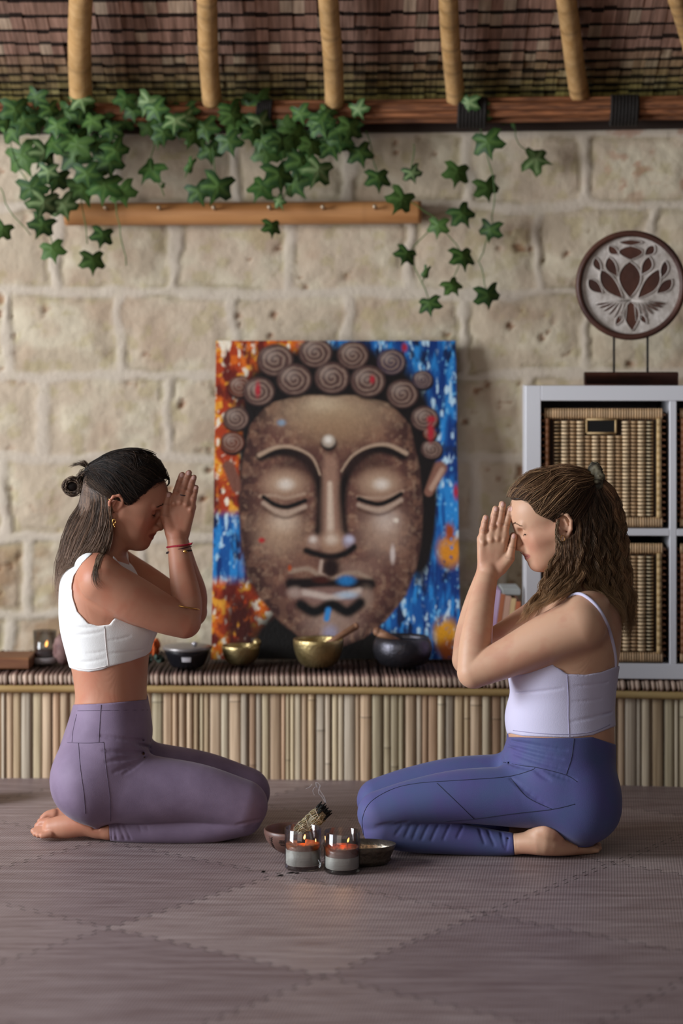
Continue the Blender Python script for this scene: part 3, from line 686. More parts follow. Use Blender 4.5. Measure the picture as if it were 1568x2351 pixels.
# wicker baskets
m_wk = M_('wicker', 'ffffff', .55, attr=True, bump=.3, bscale=90); m_wkd = M_('basket_inside', '2c1c12', .9)
wr = random.Random(8)
def wicker():
    o = thing('wicker_basket', '', 'basket', (0, 0, 0), 'wicker baskets in the white cube shelf')
    Wd, Hd, Dd = .326, .324, .34
    mb = MB(); mb.box((.008, .008, .0), (Wd-.008, Dd, Hd-.01)); 
    mb.build('dark_core', m_wkd, o, smooth=False)  # dark box standing in for shade in the gaps of the weave
    mb = MB()
    c = lambda a='b0906a', lo=.75, hi=1.25: tuple(Vector(lin(a))*wr.uniform(lo, hi))
    # border: wrapped cane on four sides of the front
    hx0, hx1, hz0, hz1 = .118, .196, .256, .293
    n = 46
    for i in range(n):
        x = .004+(Wd-.008)*(i+.5)/n; w_ = (Wd-.008)/n*.5
        mb.tube([(x, .010, Hd-.030), (x, .001, Hd-.024), (x, -.001, Hd-.012), (x, .004, Hd-.002)], w_, 6, c('c4a078'))
        mb.tube([(x, .008, .003), (x, -.001, .010), (x, .0, .022), (x, .006, .028)], w_, 6, c('bc9a74'))
    for x, cc in ((.012, '8c5c3c'), (Wd-.014, 'c0a070')):
        for k in range(14):
            z0 = .028+k*(Hd-.056)/14; z1 = z0+(Hd-.056)/14*1.02; mb.tube([(x, .004, z0), (x, .003, z1)], .0115, 8, c(cc, .85, 1.1), flat=.6)
    cols_ = 13; x0, x1 = .030, Wd-.030; rowsn = 26
    for i in range(cols_+1):
        x = x0+(x1-x0)*i/cols_; seg_ = [(.026, Hd-.030)]
        if hx0 < x < hx1: seg_ = [(.026, hz0-.004)]
        for a, b in seg_: mb.tube([(x, .011, a), (x, .011, b)], .0036, 6, c('5c3e28', .8, 1.05))
    for j in range(rowsn):
        z = .031+(Hd-.065)*(j+.5)/rowsn
        for i in range(cols_):
            xa = x0+(x1-x0)*i/cols_; xb = x0+(x1-x0)*(i+1)/cols_; xm = (xa+xb)/2
            if xb > hx0-.004 and xa < hx1+.004 and z > hz0-.006: continue
            out = -.003 if (i % 2) else .0005
            if i in (0, cols_-1): cc = c('a08058', .35, 1.2) if i == 0 else c('d8c4a0', .8, 1.1)
            else: cc = c('d8bc96', .8, 1.2) if i % 2 else c('bf9c74', .8, 1.1)
            mb.tube([(xa+.001, .009, z), (xa+.004, out+.002, z), (xm, out, z), (xb-.004, out+.002, z), (xb-.001, .009, z)], .0040 if i not in (0, cols_-1) else .0028, 6, cc)
    for a, b in (((hx0, hz0), (hx1, hz0)), ((hx0, hz1), (hx1, hz1)), ((hx0, hz0), (hx0, hz1)), ((hx1, hz0), (hx1, hz1))):
        mb.tube([(a[0], .001, a[1]), (b[0], .001, b[1])], .0030, 8, c('c8a878', .9, 1.1))
    # plain woven sides, back and top rim
    for x in (.003, Wd-.003):
        for j in range(18):
            z = .01+(Hd-.02)*(j+.5)/18; mb.tube([(x, .01, z), (x, Dd*.5, z), (x, Dd, z)], .009, 6, c('8a5c3c', .8, 1.1), flat=.4)
    mb.build('weave', m_wk, o)
    mb = MB(); mb.box((hx0+.002, .0005, hz0+.002), (hx1-.002, .012, hz1-.002)); mb.build('handle_hole', M_('hole_shade', '100c0a', .9), o, smooth=False)  # near-black block paints the shade inside the handle hole
    return o
bk = wicker(); first = True
for i, j, lab in ((0, 1, 'wicker basket with cut-out handle in the upper left cube, above the right woman'), (0, 0, 'wicker basket in the lower left cube, mostly hidden behind the long wavy hair'),
                  (1, 1, 'wicker basket in the upper right cube, cut off by the photo edge'), (1, 0, 'wicker basket in the lower right cube, cut off by the photo edge')):
    lx = T1+i*(cell+T2)+.0035; lz = T1+j*(cell+T2)+.001
    p = MS @ Vector((lx+.002, .008+.006*j, lz))
    if first: bk.location = p; bk.rotation_euler = (0, 0, rz); bk['label'] = lab; first = False
    else: dup(bk, p, lab, rz)
# ================================================================ LOTUS CARVING ON STAND
dL = 5.52; base = Vector(W(1448, 888, dL)); base.z = BT+OW
lot = thing('lotus_carving', 'round carved wooden lotus disc on a two-rod stand atop the white shelf', 'sculpture', tuple(base), rotz=rz)
s = dL/F; cz = HC-(655-HY)*s-base.z; R_ = 126*s
m_rd = M_('carved_wood', '5a3426', .5, col2='3a201a', nscale=7, nstretch=(1, 1, 1), bump=.3, bscale=40)
m_wash = M_('whitewashed_wood', 'd6ccc4', .8, col2='aca096', nscale=24, bump=.5, bscale=90)
def lp(mb, name, mat): 
    o = mb.build(name, mat, None, smooth=name not in ('disc', 'petals')); o.parent = lot; return o
mb = MB(); mb.box((-.128, -.03, 0), (.128, .03, 31*s), bev=.003); lp(mb, 'base', m_rd)
for x in (-.046, .046):
    mb = MB(); mb.tube([(x, 0, 31*s-.002), (x, 0, cz-R_*.93)], .0032, 8); lp(mb, 'rod', m_dark)
mb = MB(); n = 72; prof = [(R_*.885, -.004), (R_*.90, -.011), (R_*.95, -.013), (R_*.985, -.010), (R_, -.003), (R_, .008), (R_*.88, .008)]
ring = []
for k in range(n):
    a = 2*PI*k/n
    for r, y in prof: mb.vert((r*math.cos(a), y, cz+r*math.sin(a)))
for k in range(n):
    for q in range(len(prof)):
        a = k*len(prof)+q; b = k*len(prof)+(q+1) % len(prof); c_ = ((k+1) % n)*len(prof)+(q+1) % len(prof); d_ = ((k+1) % n)*len(prof)+q
        mb.f.append((a, b, c_, d_))
lp(mb, 'ring', m_rd)
mb = MB(); mb.prism([(R_*.89*math.cos(2*PI*k/64), cz+R_*.89*math.sin(2*PI*k/64)) for k in range(64)], -.002, .006); o = lp(mb, 'disc', m_wash)
k_ = s/4.041
def LC(x, y): return ((x-1108)*k_, cz-(y-628)*k_)
def petal(tip, root, wl, wr_, n=10):
    tx, ty = tip; rx, ry = root; dx, dy = rx-tx, ry-ty; L_ = math.hypot(dx, dy); px_, py_ = -dy/L_, dx/L_
    pts = []
    for i in range(n+1):
        t = i/n; w_ = math.sin(PI*t**.85)**.9 if t < 1 else 0; pts.append((tx+dx*t+px_*wl*w_, ty+dy*t+py_*wl*w_))
    for i in range(n-1, 0, -1):
        t = i/n; w_ = math.sin(PI*t**.85)**.9; pts.append((tx+dx*t-px_*wr_*w_, ty+dy*t-py_*wr_*w_))
    return pts
petals = [((1100, 405), (1100, 748), 92, 92), ((835, 478), (1035, 750), 78, 40), ((1372, 478), (1170, 750), 40, 78), ((905, 362), (985, 545), 62, 28), ((1278, 362), (1205, 530), 28, 58),
          ((1110, 262), (1108, 395), 100, 100), ((1110, 205), (1110, 262), 95, 95), ((905, 262), (1000, 340), 42, 22), ((1325, 262), (1235, 350), 30, 42), ((782, 368), (835, 500), 42, 20), ((1425, 400), (1385, 570), 22, 42),
          ((718, 568), (850, 702), 52, 36), ((1488, 572), (1345, 705), 36, 50), ((1108, 775), (1122, 1052), 64, 64), ((1030, 900), (965, 1000), 24, 24), ((1190, 900), (1255, 985), 24, 24)]
mbp = MB(); mbo = MB()
for tip, root, a, b in petals:
    pts = [LC(x, y) for x, y in petal(tip, root, a*1.12, b*1.12)]
    mbp.prism(pts, -.0035, -.001)
    path = [(x, -.004, z) for x, z in pts]+[(pts[0][0], -.004, pts[0][1])]
    mbo.tube(path, .0016, 6, cap=False)
for q in range(7):
    for sg in (-1, 1):
        a = math.radians(12+q*11); x1 = 1108+sg*math.cos(a)*(330-q*16); y1 = 765+math.sin(a)*(150+q*10)*.95
        mid = (1108+sg*math.cos(a)*170, 765+math.sin(a)*40)
        P_ = [LC(1108, 765), LC(*mid), LC(x1, y1)]; mbo.tube([(x, -.004, z) for x, z in P_], [.0012, .0015, .001], 6)
        pts = [LC(x, y) for x, y in petal((x1+sg*4, y1+14), (mid[0], mid[1]+14), 9, 9)]; mbp.prism(pts, -.0035, -.001)
lp(mbp, 'petals', m_rd); lp(mbo, 'carved_outline', m_wash)
# ================================================================ THINGS ON THE BENCH
m_brass = M_('hammered_brass', 'c4ae7c', .34, metal=.9, bump=.5, bscale=130, col2='a08a5c', nscale=20)
m_dkm = M_('dark_bronze', '4a484e', .36, metal=.85, bump=.4, bscale=110)
m_blk = M_('black_lacquer', '16161a', .28, coat=.3); m_wood = M_('pale_wood_handle', 'a5785a', .6, col2='7c543c', nscale=20, nstretch=(1, 1, 4))
def bowl_prof(R, H, th=.004, foot=.42, belly=1.0):
    out = [(foot*R*.3, 0), (foot*R, .001)]
    for i in range(1, 13):
        t = i/12; out.append((R*(foot+(1-foot)*math.sin(t*PI/2)**.75)*(1+ (belly-1)*math.sin(t*PI)), H*(1-math.cos(t*PI/2))**.9 if t > 0 else 0))
    out += [(R-th*.3, H+th*.4), (R-th, H)]
    for i in range(11, 0, -1):
        t = i/12; out.append(((R*(foot+(1-foot)*math.sin(t*PI/2)**.75)*(1+(belly-1)*math.sin(t*PI))-th), H*(1-math.cos(t*PI/2))**.9+th*.8))
    out.append((0, th)); return out
def bxy(px, py): # point on bench top that shows at px,py
    d = (HC-BT)*F/(py-HY); return ((px-CX)*d/F, d, BT)
def onb(px, py, off=.003): X_, d, z = bxy(px, py); return (X_, d, BT+off)
# small brass singing bowl
p = onb(553, 1528); k = p[1]/F
o = thing('singing_bowl', 'small brass singing bowl left of the larger brass bowl, before the painting', 'bowl', p)
mb = MB(); mb.lathe(bowl_prof(44*k, 43*k, foot=.3), 40, p); mb.build('bowl', m_brass, o)
mb = MB(); mb.tube([(p[0]-.01, p[1]+.01, p[2]+.02), (p[0]+.044, p[1]-.01, p[2]+.062)], [.006, .009], 10); mb.blob((p[0]+.046, p[1]-.011, p[2]+.0635), .012, 12, 8)
tag(mb.build('striker', m_brass, base=(p[0]+.02, p[1], p[2]+.02)), 'brass-coloured striker resting in the small singing bowl', 'striker')
# larger brass bowl with mallet
p = onb(731, 1534); k = p[1]/F
o = thing('singing_bowl', 'large brass singing bowl in front of the painting holding a wooden mallet', 'bowl', p)
mb = MB(); mb.lathe(bowl_prof(58*k, 64*k, foot=.3), 44, p); mb.build('bowl', m_brass, o)
a = Vector((p[0]+.01, p[1]+.01, p[2]+.055)); b = Vector((p[0]+86*k, p[1]+.01, p[2]+92*k)); mb = MB(); mb.tube([a, a.lerp(b, .3), b], [.0075, .008, .010], 12)
mb.blob(tuple(b), .0102, 10, 6); tag(mb.build('mallet', m_wood, base=tuple(a)), 'wooden mallet leaning out of the large brass singing bowl', 'mallet')
# dark bronze bowl with mallet
p = onb(924, 1533); k = p[1]/F
o = thing('singing_bowl', 'dark grey bronze singing bowl with rounded belly before the right of the painting', 'bowl', p)
mb = MB(); R = 68*k; H = 72*k
prof = [(0, 0), (R*.45, .001), (R*.75, H*.10), (R*.95, H*.32), (R, H*.55), (R*.97, H*.78), (R*.88, H*.96), (R*.84, H*.97), (R*.86, H*.78), (R*.9, H*.5), (R*.8, H*.25), (R*.4, H*.1), (0, H*.08)]
mb.lathe(prof, 44, p); mb.build('bowl', m_dkm, o)
a = Vector((p[0]-.005, p[1]+.0, p[2]+H*.75)); b = Vector((p[0]-58*k, p[1]-.01, p[2]+H*1.13)); mb = MB(); mb.tube([a, b], [.009, .012], 12); mb.blob(tuple(b), .0125, 10, 6)
tag(mb.build('mallet', m_wood, base=tuple(a)), 'short wooden mallet resting in the dark bronze singing bowl', 'mallet')
# black lidded casket bowl with white tag
p = onb(430, 1533); k = p[1]/F
o = thing('serving_bowl', 'wide black bowl with a pale metal rim and white label', 'bowl', p)
mb = MB(); mb.lathe([(0, 0), (34*k, 0), (40*k, 6*k), (50*k, 30*k), (55*k, 42*k), (54*k, 43*k), (0, 43*k)], 40, p); mb.build('bowl', m_blk, o)
mb = MB(); mb.lathe([(54*k, 40*k), (57*k, 41*k), (57*k, 46*k), (54*k, 48*k), (20*k, 50*k), (0, 50*k)], 40, p); mb.build('rim', M_('pale_metal_rim', '8e8886', .35, metal=.6), o)
mb = MB(); mb.blob((p[0]+.022, p[1]-.02, p[2]+55*k), (.008, .008, .006)); mb.build('knob', M_('clear_knob', 'b4b0b4', .2, metal=.4), o)
mb = MB()
for i in range(6):
    a0 = -1.75+i*.07; r = 46*k*1.02; 
    mb.add([(p[0]+(r+q*k*5)*math.cos(a_), p[1]+(r+q*k*5)*math.sin(a_), p[2]+(17+q*11)*k) for a_ in (a0, a0+.07) for q in (0, 1)], [(0, 2, 3, 1)])
mb.build('paper_label', M_('white_label', 'd0ccd0', .7), o, smooth=False)
# orange item leaning behind left woman
p = onb(352, 1528)
o = thing('fabric_flower', 'orange fabric ornament with dark green leaves between the left woman and the black bowl', 'ornament', p)
mb = MB(); fr = random.Random(6)
for i in range(16):
    a = fr.uniform(0, 2*PI); mb.blob((p[0]+.014*math.cos(a)-.004, p[1]+.012*math.sin(a), p[2]+.045+fr.uniform(-.014, .022)), (.011, .004, .014), 8, 6, M=Matrix.Rotation(a, 3, 'Z'))
mb.build('petals', M_('orange_petal', 'd0602a', .7), o)
mb = MB()
for i in range(14):
    a = fr.uniform(0, 2*PI); mb.blob((p[0]+.022*math.cos(a), p[1]+.016*math.sin(a), p[2]+.012+fr.uniform(-.006, .012)), (.012, .003, .009), 8, 6, M=Matrix.Rotation(a, 3, 'Z'))
mb.build('leaves', M_('dark_green_leaf', '3a4a40', .6), o)
# tealight in glass on white dish at left, with pink salt-stone holder

m_glass = bpy.data.materials.new('clear_glass'); m_glass.use_nodes = True; nt = m_glass.node_tree; nt.nodes.remove(nt.nodes['Principled BSDF'])
tr_ = nt.nodes.new('ShaderNodeBsdfTransparent'); tr_.inputs[0].default_value = (.97, .98, .98, 1); gl_ = nt.nodes.new('ShaderNodeBsdfGlossy'); gl_.inputs['Roughness'].default_value = .03
lw = nt.nodes.new('ShaderNodeLayerWeight'); lw.inputs['Blend'].default_value = .32; pw = nt.nodes.new('ShaderNodeMath'); pw.operation = 'MULTIPLY_ADD'; pw.inputs[1].default_value = .62; pw.inputs[2].default_value = .03
ms_ = nt.nodes.new('ShaderNodeMixShader'); nt.links.new(lw.outputs['Fresnel'], pw.inputs[0]); nt.links.new(pw.outputs[0], ms_.inputs[0]); nt.links.new(tr_.outputs[0], ms_.inputs[1]); nt.links.new(gl_.outputs[0], ms_.inputs[2])
nt.links.new(ms_.outputs[0], nt.nodes['Material Output'].inputs['Surface'])

p = onb(103, 1524); k = p[1]/F
o = thing('tealight_holder', 'lit glass candle holder on a pale dish at the left end of the bench', 'candle', p)
mb = MB(); mb.lathe([(0, 0), (30*k, 0), (33*k, 3*k), (33*k, 13*k), (30*k, 14*k), (0, 12*k)], 32, p); mb.build('dish', M_('pale_ceramic', '9a9090', .5), o)
mb = MB(); z0 = 12*k; mb.lathe([(0, z0), (24*k, z0), (25*k, z0+3*k), (27*k, z0+62*k), (25.5*k, z0+62*k), (23*k, z0+4*k), (0, z0+3*k)], 32, p); mb.build('glass', m_glass, o)
mb = MB(); mb.lathe([(0, z0+3.5*k), (21*k, z0+3.5*k), (21.5*k, z0+18*k), (0, z0+18*k)], 24, p); mb.build('wax', M_('brown_wax', '4a3030', .5), o)
m_flame = bpy.data.materials.new('flame'); m_flame.use_nodes = True; nt = m_flame.node_tree; nt.nodes.remove(nt.nodes['Principled BSDF']); em = nt.nodes.new('ShaderNodeEmission')
em.inputs['Color'].default_value = (1, .42, .10, 1); em.inputs['Strength'].default_value = 9; nt.links.new(em.outputs[0], nt.nodes['Material Output'].inputs['Surface'])
def flame(p, h, parent, lean=.3):
    mb = MB(); prof = []
    for i in range(9):
        t = i/8; prof.append((h*.24*math.sin(PI*min(1, t*1.02))**.8*(1-t*.45), t*h))
    n = 12
    for i, (r, z) in enumerate(prof):
        for q in range(n):
            a = 2*PI*q/n; mb.vert((p[0]+r*math.cos(a)+lean*h*(z/h)**1.5*.5, p[1]+r*math.sin(a), p[2]+z))
    for i in range(8):
        for q in range(n): a = i*n+q; b = i*n+(q+1) % n; mb.f.append((a, b, b+n, a+n))
    return mb.build('flame', m_flame, parent)
flame((p[0]+.004, p[1], p[2]+z0+24*k), 16*k, o)
p = onb(143, 1528)
o = None; mb = MB(); mb.blob((p[0], p[1]+.01, p[2]+.042), (.026, .024, .044), 18, 14, jit=.12); 
tag(mb.build('salt_stone', M_('pink_salt_stone', '8a6a64', .7, col2='5c3c3a', nscale=40, bump=.8, bscale=60), base=p), 'rough pinkish stone standing right behind the left woman\'s back', 'stone')
# low wooden board at far left
X0 = (-90-CX)*5.62/F; X1 = (76-CX)*5.62/F; mb = MB(); mb.box((X0, 5.56, BT), (X1, 5.70, BT+.032), bev=.004)
tag(mb.build('wooden_tray', M_('tray_wood', '8a5c3a', .6, col2='6a4028', nscale=5, nstretch=(1, 8, 8)), smooth=False, base=(X0, 5.62, BT)), 'long low brown wooden tray at the left end of the bench', 'tray')
# books between painting and shelf
bks = [(.013, .196, 'b46440', None, 'burnt orange book at the right end of the leaning row'), (.014, .205, 'd0b080', None, 'cream and gold book in the middle of the leaning row'),
       (.016, .212, 'c49a84', None, 'peach book with worn spine leaning beside the rust book'), (.013, .218, 'b06a48', None, 'slim rust orange book between the lilac and the peach books'), (.026, .228, 'b58cb4', 'cfb4d4', 'pink and lilac book leaning left of the rust book')]
xr = S0.x-.003-.20*math.sin(.13)
for i, (wd, h, c, c2, lab) in enumerate(bks):
    xr -= wd/math.cos(.13)+.0006; d = 5.50; X_ = xr
    M = Matrix.Translation((X_, d, BT+wd*.13)) @ Matrix.Rotation(.13, 4, 'Y')
    mb = MB(); mb.box((0, 0, 0), (wd, .15, h), M=M, bev=.0012)
    o = thing('book', lab, 'book', (X_, d, BT), 'books leaning between painting and shelf')
    mb.build('cover', M_('book_%d' % i, c, .6, col2=c2 or c, nscale=12), o, smooth=False)
    mb = MB(); mb.box((.002, .003, .002), (wd-.002, .151, h+.0008-.002), M=M); mb.build('pages', M_('pages_%d' % i, 'd8ccb8', .9), o, smooth=False)
X_ = S0.x-.035
mb = MB(); M = Matrix.Translation((X_-.022, 5.50, BT+.213)) @ Matrix.Rotation(.0, 4, 'Y'); mb.box((0, 0, 0), (.052, .13, .018), M=M, bev=.003)
tag(mb.build('grey_box', M_('grey_card', '9a9c98', .7), smooth=False, base=(X_, 5.50, BT+.208)), 'flat grey box lying on top of the leaning books', 'box')
# dark round cushion at the left floor edge
p = W(-22, 1757, 5.3)
mb = MB(); mb.blob((-.955, 5.22, .105), (.052, .06, .055), 20, 12)
mb = MB(); mb.lathe([(0, 0), (.045, 0), (.062, .02), (.066, .045), (.06, .07), (.04, .085), (0, .09)], 28, (-.965, 5.2, 0))
tag(mb.build('cushion', M_('dark_cushion', '26242c', .8), base=(-.965, 5.2, 0)), 'small dark round cushion on the floor at the left photo edge', 'cushion')
# ================================================================ CANDLES, BOWL, SAGE, DISH ON THE MAT
def glass_cup(px, pyc, wpx, lab, kind):
    d = dfloor(pyc); X_ = (px-CX)*d/F; k = d/F; R = wpx/2*k; H = 93*k
    o = thing('candle_jar', lab, 'candle', (X_, d, 0), 'lit candles in clear glasses on the floor mat'); p = (X_, d, .0005)
    mb = MB(); mb.lathe([(0, .0006), (R*.85, 0), (R*.96, .0012), (R, .005), (R, H-.001), (R-.0010, H), (R-.0022, H-.001), (R-.0026, .0115), (R*.8, .0095), (0, .009)], 64, p); mb.build('glass', m_glass, o)
    zw = .0105; zt = zw+(.034 if kind == 0 else .026); za = zt+(.012 if kind == 0 else .019)
    mb = MB(); mb.lathe([(0, zw), (R-.0034, zw), (R-.0029, zw+.002), (R-.0029, zt), (0, zt)], 48, p)
    mb.build('wax', M_('white_wax_%d' % kind, 'fff8ec', .45), o)
    mb = MB(); mb.lathe([(0, zt+.0002), (R-.0029, zt+.0002), (R-.0029, za), (R-.006, za-.0006), (0, za-.0004)], 48, p)
    mb.build('melted_wax', M_('amber_melt_%d' % kind, ('c8661c', 'a84a18')[kind], .10, coat=.5), o)
    if kind == 0:
        mb = MB(); mb.box((X_-.004-.009, d-.0012, za-.012), (X_-.004+.009, d+.0012, za+.010), bev=.0004); mb.build('wooden_wick', M_('charred_wick', '1c1210', .9), o, smooth=False)
        flame((X_+.003, d-.001, za+.008), .012, o)
    else:
        for dx in (-.014, .012):
            mb = MB(); mb.tube([(X_+dx, d, za-.01), (X_+dx, d, za+.009), (X_+dx+.001, d, za+.012)], .0008, 6); mb.build('wick', M_('thin_wick', '2a1a14', .9), o)
        flame((X_+.0125, d, za+.009), .012, o, .5)
    l = bpy.data.lights.new('flame_light', 'POINT'); l.energy = .12; l.color = (1, .5, .18); l.shadow_soft_size = .006
    lo = bpy.data.objects.new('flame_light', l); COL.objects.link(lo); lo.location = (X_+.006, d, za+.022)
glass_cup(695.5, 1993, 84, 'lit glass candle with wooden wick, left of the pair, amber layer over white wax', 0)
glass_cup(785.5, 2001, 83, 'lit glass candle nearer the right woman, thicker amber layer and two thin wicks', 1)
# coconut bowl
d = dfloor(1958); k = d/F; X_ = (671-CX)*k; p = (X_, d, 0)
o = thing('coconut_bowl', 'brown carved coconut shell bowl behind the left candle holding the sage bundle', 'bowl', p)
prof = [(0, 0), (.018, .0003), (.034, .006), (.050, .018), (.061, .033), (.066, .048), (.0655, .056), (.0635, .0575), (.062, .056), (.0605, .046), (.055, .032), (.042, .017), (.02, .007), (0, .006)]
mb = MB(); mb.lathe(prof, 56, p); mb.build('shell', M_('coconut_shell', '6e5048', .42, col2='54382e', nscale=14, bump=.15, bscale=60, spec=.6), o)
mb = MB(); 
def onbowl(a, z): 
    r = np.interp(z, [0, .006, .018, .033, .048, .056], [.018, .034, .050, .061, .066, .0655])+.0003; return (p[0]+r*math.cos(a), p[1]+r*math.sin(a), p[2]+z)
for a0, z0, a1, z1 in ((-2.55, .012, -2.38, .046), (-1.75, .016, -1.72, .046), (-2.08, .036, -1.80, .036)):
    n = 7
    mb.tube([onbowl(a0+(a1-a0)*t/6, z0+(z1-z0)*t/6) for t in range(7)], .0006, 5)
    for q in range(1, n):
        t = q/n; a = a0+(a1-a0)*t; z = z0+(z1-z0)*t
        for sg in (-1, 1): 
            da, dz = (sg*.09, .006) if abs(a1-a0) < .2 else (.04, sg*.007)
            mb.tube([onbowl(a, z), onbowl(a+da, min(.054, z+dz))], .0006, 5)
mb.build('carving', M_('carved_groove', '2e1c16', .8), o)
# sage smudge stick
A = Vector((p[0]-.004, p[1], .030)); T = Vector(((743-CX)*k, p[1]-.004, HC-(1862-HY)*k)); ax = (T-A).normalized(); Ls = (T-A).length
sd = ax.cross(Vector((0, 1, 0))).normalized(); up_ = ax.cross(sd)
o = thing('sage_bundle', 'smouldering white sage bundle tied with string, charred tip, leaning in the coconut bowl', 'incense', tuple(A))
sg = random.Random(12); mb = MB(); m_sage = M_('dried_sage', 'ffffff', .85, attr=True, bump=.6, bscale=120)
core = A.lerp(T, .5); mb.tube([A, A.lerp(T, .3), A.lerp(T, .8), T], [.010, .0155, .0175, .014], 14, (.22, .19, .13))
for q in range(150):
    a = sg.uniform(0, 2*PI); t0 = sg.uniform(-.02, .8); t1 = min(t0+sg.uniform(.12, .3), .97); pts = []
    cc = Vector(lin(sg.choice(['a09a82', '8a8468', 'b8b098', '6e6448', '9a8a68', '7a6a50'])))*sg.uniform(.8, 1.2); aw = sg.uniform(-.5, .5)
    for i in range(5):
        t = t0+(t1-t0)*i/4; r = np.interp(t, [0, .3, .8, 1], [.011, .0165, .0185, .015])+.0012*math.sin(i*2+q); b_ = a+aw*(i/4)
        pts.append(A.lerp(T, t)+(sd*math.cos(b_)+up_*math.sin(b_))*r)
    mb.tube(pts, [.0008, .0022, .0026, .002, .0006], 5, tuple(cc), flat=.5)
mb.build('leaves', m_sage, o)
mb = MB()
for q in range(70):
    a = sg.uniform(0, 2*PI); r = .016*math.sqrt(sg.random()); b0 = T+(sd*math.cos(a)+up_*math.sin(a))*r-ax*.014; b1 = b0+ax*sg.uniform(.012, .028)+Vector((sg.uniform(-1, 1), sg.uniform(-1, 1), sg.uniform(-1, 1)))*.005
    mb.tube([b0, b0.lerp(b1, .5)+sd*sg.uniform(-.002, .002), b1], [.003, .0034, .001], 5)
mb.build('charred_tip', M_('charcoal', '101010', .9, bump=1, bscale=200), o)
mb = MB()
for t0, sl in ((.18, .5), (.45, -.45), (.55, .5), (.8, -.5), (.86, .35)):
    pts = []
    for i in range(25):
        b_ = 2*PI*i/24; t = t0+sl*.28*math.cos(b_)*.5; r = np.interp(t, [0, .3, .8, 1], [.0115, .0175, .0198, .017])+.0008
        pts.append(A.lerp(T, t)+(sd*math.cos(b_)+up_*math.sin(b_))*r)
    mb.tube(pts, .0006, 5, cap=False)
mb.build('string', M_('pale_string', 'c8bca8', .8), o)
# thin smoke
m_sm = bpy.data.materials.new('thin_smoke'); m_sm.use_nodes = True; nt = m_sm.node_tree; b_ = nt.nodes['Principled BSDF']; b_.inputs['Base Color'].default_value = (.75, .78, .85, 1); b_.inputs['Roughness'].default_value = 1
b_.inputs['Alpha'].default_value = .13; b_.inputs['Specular IOR Level'].default_value = 0
dS = p[1]; mb = MB()
for pts, r in ((curve([(748, 1845), (744, 1830), (733, 1812), (735, 1804), (729, 1797), (725, 1798), (728, 1808)]), .0012), (curve([(746, 1842), (738, 1828), (732, 1822), (731, 1812)]), .0010), (curve([(722, 1826), (718, 1815), (724, 1806)]), .0007), (curve([(702, 1811), (706, 1809), (712, 1806), (716, 1800)]), .0007)):
    mb.tube([W(x, y, dS) for x, y in pts], r, 6)
tag(mb.build('smoke', m_sm, base=W(745, 1845, dS), kind='stuff'), 'thin grey wisp of smoke curling above the sage bundle', 'smoke')
# metal dish (oval, fluted) right
d = 4.532; k = d/F; X_ = (825-CX)*k; p = (X_, d, 0)
o = thing('metal_dish', 'shallow silver metal dish partly behind the right candle, holding ash and herbs', 'dish', p)
R = 85*k; m_sil = M_('aged_silver', '8c8478', .32, metal=.85, bump=.6, bscale=90, col2='5a5248', nscale=16)
mb = MB(); mb.lathe([(0, .001), (R*.62, .001), (R*.80, .006), (R*.86, .012), (R*.84, .016), (R*.93, .033), (R, .046), (R*.985, .047), (R*.90, .031), (R*.80, .014), (R*.6, .008), (0, .007)], 64, p, sy=.6); mb.build('bowl', m_sil, o)
mb = MB(); er = random.Random(19)
mb.lathe([(0, .011), (R*.5, .011), (R*.72, .0135), (R*.7, .008), (0, .006)], 32, p, sy=.6)
for q in range(160):
    a = er.uniform(0, 2*PI); r = R*.68*math.sqrt(er.random()); c_ = (p[0]+r*math.cos(a), p[1]+.6*r*math.sin(a), p[2]+.013)
    mb.tube([c_, (c_[0]+er.uniform(-.012, .012), c_[1]+er.uniform(-.008, .008), c_[2]+er.uniform(0, .006))], [.0015, .0006], 4)
tag(mb.build('ash_and_herbs', M_('ash_herbs', '4a463e', .95, col2='8a8a88', nscale=60), base=p, kind='stuff'), 'grey ash and dried herb bits lying in the silver dish', 'ash')
# ash crumbs on the mat
for (x, y, L_, a, lab) in ((668, 2006, 11, .1, 'largest curled black ash flake on the mat before the left candle'), (644, 2012, 7, .0, 'small black ash flake left of the largest one'), (682, 2007, 5, .4, 'tiny black ash flake touching the left candle foot'), (604, 2004, 5, .7, 'tiny black ash flake lying farthest left of the candles')):
    d = dfloor(y); k = d/F; X_ = (x-CX)*k; mb = MB()
    mb.tube([(X_-L_*k, d, .0012), (X_-L_*k*.3, d+.003*a, .0022), (X_+L_*k*.4, d+.006, .0016), (X_+L_*k, d+.004, .002)], [.0005, .0016, .0014, .0004], 6)
    tag(mb.build('ash_flake', m_dark, base=(X_, d, 0)), lab, 'ash flake', 'ash flakes on the mat')
